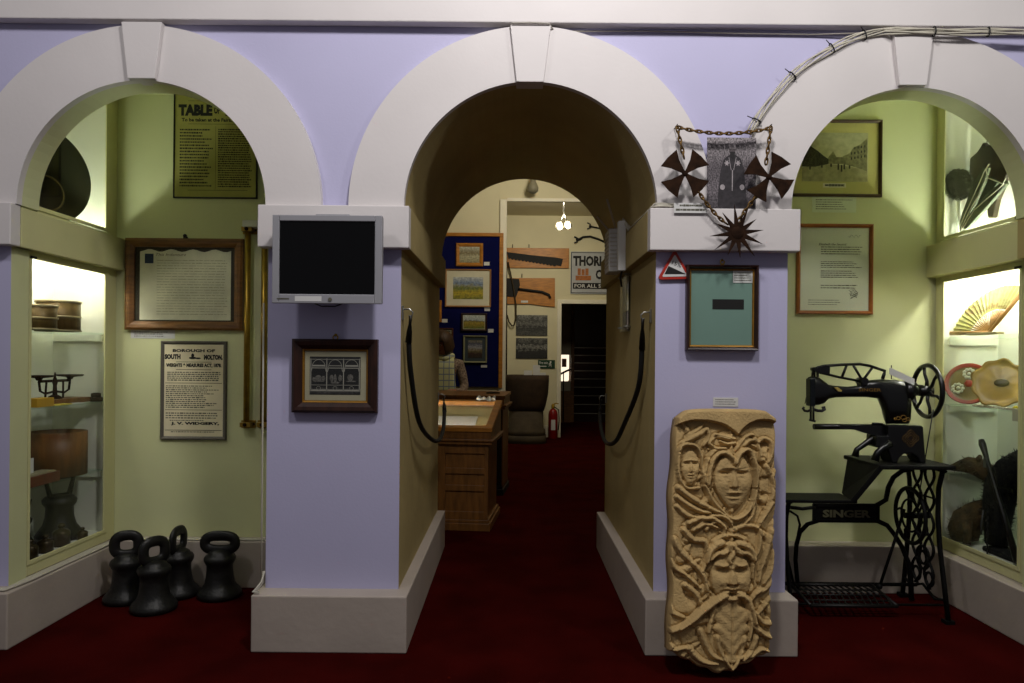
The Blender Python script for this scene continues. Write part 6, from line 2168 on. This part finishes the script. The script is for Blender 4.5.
    # pole and hanging loop at left edge of the opening
    p = W(505, 250, 11.6)
    root = thing('iron_pole', 'long dark iron pole standing upright at left of the tool boards', 'pole', (p.x, 12.1, 0))
    MB().tube([(-.10, 12.09, 0), (-.105, 12.10, 1.5), (-.115, 12.10, p.z + .05)], [.028, .024, .018], 10).build('shaft', RUST, root)
    tag(MB().tube([W(x + 2, y, 12.13) for x, y in ((506, 262), (511, 285), (514, 305), (514, 318), (512, 325), (510, 326), (507, 322), (505, 315))], .012, 8).build('rope_loop', mat('brown_rope', (.22, .17, .09), .8)),
        'thin brown rope loop hanging by the iron pole', 'rope')
    # pendant lamp with two glowing spots
    yl = 10.2
    p = W(564, 199, yl)
    root = thing('ceiling_spotlights', 'chrome ceiling fitting with two glowing spot lamps in far room', 'lamp', (p.x, yl, 3.0))
    MB().cyl((p.x, yl, 3.749), (p.x, yl, W(564, 214, yl).z), .012, 8).cyl((p.x, yl, 3.749), (p.x, yl, 3.70), .06, 20).build('rod', mat('chrome', (.6, .6, .58)), root)
    GLOW = emis('bulb_glow', (1.0, .92, .72), 25)
    for px, py, nm in ((559.5, 226, 0), (568, 225, 1)):
        q = W(px, py, yl)
        j = W(564, 214, yl)
        MB().cyl(j, q + (j - q) * .2, .012, 8).build('bracket', mat('chrome', (.6, .6, .58)), root)
        MB().lathe([(.03, .05), (.05, .02), (.058, -.02), (.05, -.035)], q, 20).build('shade', mat('lamp_shade_white', (.85, .82, .72), .5), root)
        MB().ball(q - Vector((0, .03, .02)), (.036, .036, .036), 18, 12).build('bulb', GLOW, root)

    # stairs in the hall
    STEP = mat('stair_carpet', (.10, .02, .015), .95, var=.2)
    NOSE = mat('metal_nosing', (.55, .55, .52), .3, metal=.5)
    root = thing('staircase', 'dark staircase with pale metal nosings rising beyond the far doorway', 'staircase', (1.75, 15.3, 0))
    xa, xb = 1.31, 2.25
    for k in range(9):
        z = .178 * (k + 1); y = 15.3 + .205 * k
        st = MB().box(xa, xb, y, 17.39, z - .178 + (.001 if k else 0), z).build('tread', STEP, root)
        MB().box(xa, xb, y - .012, y + .028, z - .008, z + .008).build('nosing', NOSE, st)
    MB().prism([(15.26, 0), (15.26, .3), (17.2, 2.0), (17.39, 2.0), (17.39, 0)], lambda a, b: Vector((1.24, a, b)), lambda a, b: Vector((1.309, a, b))).build('string_board', WOOD, root)
    MB().box(1.24, 1.31, 15.14, 15.25, 0, 2.7).build('newel_post', WOOD, root, bevel=.006)
    MB().tube([(.95, 15.05, .98), (1.1, 15.05, 1.06), (1.23, 15.05, 1.12)], .022, 10).build('handrail', DARKWOOD, root)
    MB().cyl((1.08, 15.05, .0), (1.08, 15.05, 1.04), .012, 8).build('baluster', BLACKP, root)
    # low panelled board below the bright opening
    struct(MB().box(.84, 1.239, 15.10, 15.19, 0, .66), 'wall_hall_panel', [WOOD])
    g = MB().box(.98, 1.26, 15.9, 15.92, .5, 1.8)
    o = struct(g, 'window_1', [emis('lit_room', (1.0, .82, .62), 1.3)])
    tag(MB().box(1.06, 1.16, 15.30, 15.32, 1.16, 1.34).build('notice', mat('pink_notice', (.55, .35, .3), .7)), 'small pinkish notice in the bright opening left of the stairs', 'notice')
    struct(MB().box(.90, 1.0, 14.99, 15.0, 1.75, 1.80), 'trim_16', [CREAMW])


back_rooms()


# ------------------------------------------------------------------ person behind the cases
def person():
    X, Y = -.745, 8.02
    root = thing('person', 'person with brown bobbed hair in patterned cardigan and checked scarf, looking down behind cases', 'person', (X, Y, 0))
    SKIN = mat('skin', (.62, .44, .35), .55, var=.04)
    # body as one skinned surface, a vertex for every joint
    J = [  # name, position, radius x, radius y, parent
        ('pelvis', (0, 0, .84), .135, .10, None),
        ('waist', (0, -.01, .98), .118, .085, 'pelvis'),
        ('chest', (0, -.03, 1.14), .130, .095, 'waist'),
        ('upper', (0, -.05, 1.24), .115, .080, 'chest'),
        ('neck', (-.005, -.08, 1.335), .047, .047, 'upper'),
        ('neck2', (-.012, -.115, 1.385), .046, .046, 'neck'),
        ('skull_low', (-.018, -.15, 1.43), .068, .070, 'neck2'),
        ('skull', (-.020, -.155, 1.49), .084, .092, 'skull_low'),
        ('crown', (-.018, -.145, 1.55), .062, .070, 'skull'),
    ]
    for s, nm in ((1, 'r'), (-1, 'l')):
        J += [('sh' + nm, (s * .165, -.05, 1.245), .052, .052, 'upper'),
              ('el' + nm, (s * .225, -.06, 1.00), .038, .038, 'sh' + nm),
              ('fa' + nm, (s * .20, -.17, .945), .034, .034, 'el' + nm),
              ('wr' + nm, (s * .10, -.33, .965), .024, .021, 'fa' + nm),
              ('pa' + nm, (s * .08, -.385, .965), .036, .015, 'wr' + nm),
              ('hi' + nm, (s * .085, .0, .80), .085, .088, 'pelvis'),
              ('kn' + nm, (s * .095, -.01, .45), .056, .056, 'hi' + nm),
              ('ca' + nm, (s * .095, .015, .30), .050, .052, 'kn' + nm),
              ('an' + nm, (s * .095, .02, .085), .034, .036, 'ca' + nm),
              ('to' + nm, (s * .10, -.11, .035), .036, .026, 'an' + nm)]
        for q, (dx, L) in enumerate(((-.026, .060), (-.009, .070), (.009, .066), (.026, .052))):
            bx_, by_, bz_ = s * .08 + dx, -.405, .965
            J += [('f%s%d' % (nm, q), (bx_, by_ - L * .45, bz_ - .004), .0085, .0085, 'pa' + nm),
                  ('g%s%d' % (nm, q), (bx_, by_ - L * .9, bz_ - .022), .0075, .0075, 'f%s%d' % (nm, q))]
        J += [('t1' + nm, (s * .08 - s * .040, -.375, .955), .0095, .0095, 'pa' + nm), ('t2' + nm, (s * .08 - s * .052, -.410, .945), .008, .008, 't1' + nm)]

    def skinned(joints, name, m, parent, grow=0.0, sub=2):
        idx = {j[0]: i for i, j in enumerate(joints)}
        me = bpy.data.meshes.new(name)
        me.from_pydata([j[1] for j in joints], [(idx[j[4]], i) for i, j in enumerate(joints) if j[4] in idx], [])
        me.materials.append(m)
        o = bpy.data.objects.new(name, me)
        C.objects.link(o)
        o.parent = parent
        md = o.modifiers.new('skin', 'SKIN')
        md.use_smooth_shade = True
        lay = me.skin_vertices[0].data if me.skin_vertices else None
        if lay is None:
            import bmesh
            bm = bmesh.new(); bm.from_mesh(me); bm.verts.layers.skin.verify(); bm.to_mesh(me); bm.free()
            lay = me.skin_vertices[0].data
        for i, j in enumerate(joints):
            lay[i].radius = (j[2] + grow, j[3] + grow)
            lay[i].use_root = i == 0
        md2 = o.modifiers.new('sub', 'SUBSURF'); md2.levels = sub; md2.render_levels = sub
        return o
    body = skinned(J, 'body', SKIN, root)
    D = {j[0]: j for j in J}
    CARDI = mat('floral_cardigan', (.34, .26, .22), .9, col2=(.62, .55, .48), scale=55)
    names = ['waist', 'chest', 'upper', 'neck', 'pelvis']
    tors = [('pelvis', (0, 0, .80), .155, .115, None), ('waist', D['waist'][1], .125, .095, 'pelvis'), ('chest', D['chest'][1], .138, .105, 'waist'), ('upper', (0, -.05, 1.255), .115, .085, 'chest'),
            ('neck', (-.003, -.065, 1.30), .075, .07, 'upper')]
    for nm in 'rl':
        sh, el, fa, wr = D['sh' + nm], D['el' + nm], D['fa' + nm], D['wr' + nm]
        tors += [(sh[0], sh[1], .066, .066, 'upper'), (el[0], el[1], .055, .052, sh[0]), (fa[0], fa[1], .048, .046, el[0]),
                 ('cu' + nm, tuple(Vector(fa[1]).lerp(Vector(wr[1]), .75)), .036, .034, fa[0])]
    skinned(tors, 'cardigan', CARDI, root)
    PLAID = bpy.data.materials.new('checked_scarf')
    PLAID.use_nodes = True
    nt = PLAID.node_tree; b = nt.nodes['Principled BSDF']; b.inputs['Roughness'].default_value = .9
    tc = nt.nodes.new('ShaderNodeTexCoord'); sp = nt.nodes.new('ShaderNodeSeparateXYZ'); nt.links.new(tc.outputs['Object'], sp.inputs[0])
    acc = None
    for ax_, fr in (('X', 17), ('Z', 15)):
        m1 = nt.nodes.new('ShaderNodeMath'); m1.operation = 'MULTIPLY'; m1.inputs[1].default_value = fr; nt.links.new(sp.outputs[ax_], m1.inputs[0])
        m2 = nt.nodes.new('ShaderNodeMath'); m2.operation = 'FRACT'; nt.links.new(m1.outputs[0], m2.inputs[0])
        m3 = nt.nodes.new('ShaderNodeMath'); m3.operation = 'LESS_THAN'; m3.inputs[1].default_value = .16; nt.links.new(m2.outputs[0], m3.inputs[0])
        if acc is None:
            acc = m3
        else:
            m4 = nt.nodes.new('ShaderNodeMath'); m4.operation = 'MAXIMUM'; nt.links.new(acc.outputs[0], m4.inputs[0]); nt.links.new(m3.outputs[0], m4.inputs[1]); acc = m4
    mx = nt.nodes.new('ShaderNodeMix'); mx.data_type = 'RGBA'
    mx.inputs[6].default_value = (*lin((.74, .74, .56)), 1); mx.inputs[7].default_value = (*lin((.42, .46, .55)), 1)
    nt.links.new(acc.outputs[0], mx.inputs[0]); nt.links.new(mx.outputs[2], b.inputs['Base Color'])
    # scarf: a loop round the neck and a broad panel down the front
    mb = MB()
    mb.tube([(-.003 + .085 * math.cos(t), -.085 + .075 * math.sin(t), 1.325 + .012 * math.cos(t * 2)) for t in [i * PI / 10 for i in range(20)]], .030, 10, closed=True)
    vs = []
    for i in range(12):
        z = 1.32 - i * .034
        for j in range(9):
            u = -1 + j / 4
            yy = -.155 - .045 * math.sqrt(max(0, 1 - (u * .7) ** 2)) + (.06 if i < 1 else 0) * .3 + .006 * math.sin(u * 5 + i)
            vs.append((.125 * u * (.8 + .02 * i) + .01, yy - (.0 if i > 3 else -.012 * (3 - i)), z))
    mb.add(vs, [(i * 9 + j, i * 9 + j + 1, (i + 1) * 9 + j + 1, (i + 1) * 9 + j) for i in range(11) for j in range(8)], 0, True)
    mb.build('checked_scarf', PLAID, root, local=True, solid=.012)
    trous = [('pelvis', (0, 0, .86), .142, .108, None)]
    for nm in 'rl':
        for k, g in (('hi', .012), ('kn', .018), ('ca', .02)):
            j = D[k + nm]; trous.append((j[0], j[1], j[2] + g, j[3] + g, {'hi': 'pelvis', 'kn': 'hi' + nm, 'ca': 'kn' + nm}[k]))
        j = D['an' + nm]; trous.append(('an' + nm, (j[1][0], j[1][1], .075), .055, .057, 'ca' + nm))
    skinned(trous, 'trousers', mat('dark_trousers', (.10, .10, .13), .9), root)
    for s in (1, -1):
        MB().lathe([(.048, 0), (.055, .012), (.052, .04), (.036, .075), (.03, .09)], (s * .098, -.045, 0), 20, sx=.85, sy=1.9).build('shoe', BLACKP, root, local=True)
    # head details: the head is bent down and turned to the left
    hd = Vector((-.020, -.150, 1.485))
    Rz = Matrix.Rotation(-.45, 3, 'Z') @ Matrix.Rotation(.45, 3, 'X')
    def hp(x, y, z):
        return hd + Rz @ Vector((x, y, z))
    HAIR = mat('brown_hair', (.23, .15, .07), .6, var=.35, scale=30, stretch=(3, 3, .3))
    mb = MB(); vs = []
    nu, nv = 28, 16
    for i in range(nv + 1):
        t = PI * .80 * i / nv
        for k in range(nu + 1):
            a = math.radians(-55 + 290 * k / nu)      # open at the face
            fr = .012 * math.sin(k * 3.1)
            r = .112 + fr * .15
            x, y = r * math.cos(a) * min(1, math.sin(t) + (.0 if t < PI / 2 else .18)), r * 1.08 * math.sin(a) * min(1, math.sin(t) + (0 if t < PI / 2 else .18))
            z = .118 * math.cos(t) * (1.0 if t < PI / 2 else 1.35)
            vs.append(hp(x, y + .01, z + .015))
    mb.add(vs, [(i * (nu + 1) + k, i * (nu + 1) + k + 1, (i + 1) * (nu + 1) + k + 1, (i + 1) * (nu + 1) + k) for i in range(nv) for k in range(nu)], 0, True)
    # fringe
    for k in range(11):
        u = -.075 + k * .015
        mb.tube([hp(u * .5, -.02, .128), hp(u * .85, -.085, .098), hp(u, -.112 + abs(u) * .25, .050)], [.012, .016, .008], 6)
    mb.build('hair', HAIR, root, local=True, solid=.012)
    for s in (-1, 1):
        MB().ball(hp(s * .032, -.088, .008), (.012, .008, .007), 12, 8).build('eye', mat('eye_white', (.7, .68, .65), .3), root, local=True)
        MB().ball(hp(s * .032, -.096, .007), (.005, .003, .005), 8, 6).build('pupil', BLACKP, root, local=True)
        MB().tube([hp(s * .048, -.088, .024), hp(s * .032, -.098, .030), hp(s * .016, -.097, .026)], .004, 6).build('eyebrow', HAIR, root, local=True)
    MB().tube([hp(0, -.095, .012), hp(0, -.110, -.012), hp(0, -.118, -.026), hp(0, -.100, -.033)], [.007, .009, .013, .008], 10).build('nose', SKIN, root, local=True)
    MB().ball(hp(0, -.093, -.056), (.024, .008, .006), 12, 6).build('mouth', mat('lips', (.50, .25, .22), .5), root, local=True)


person()
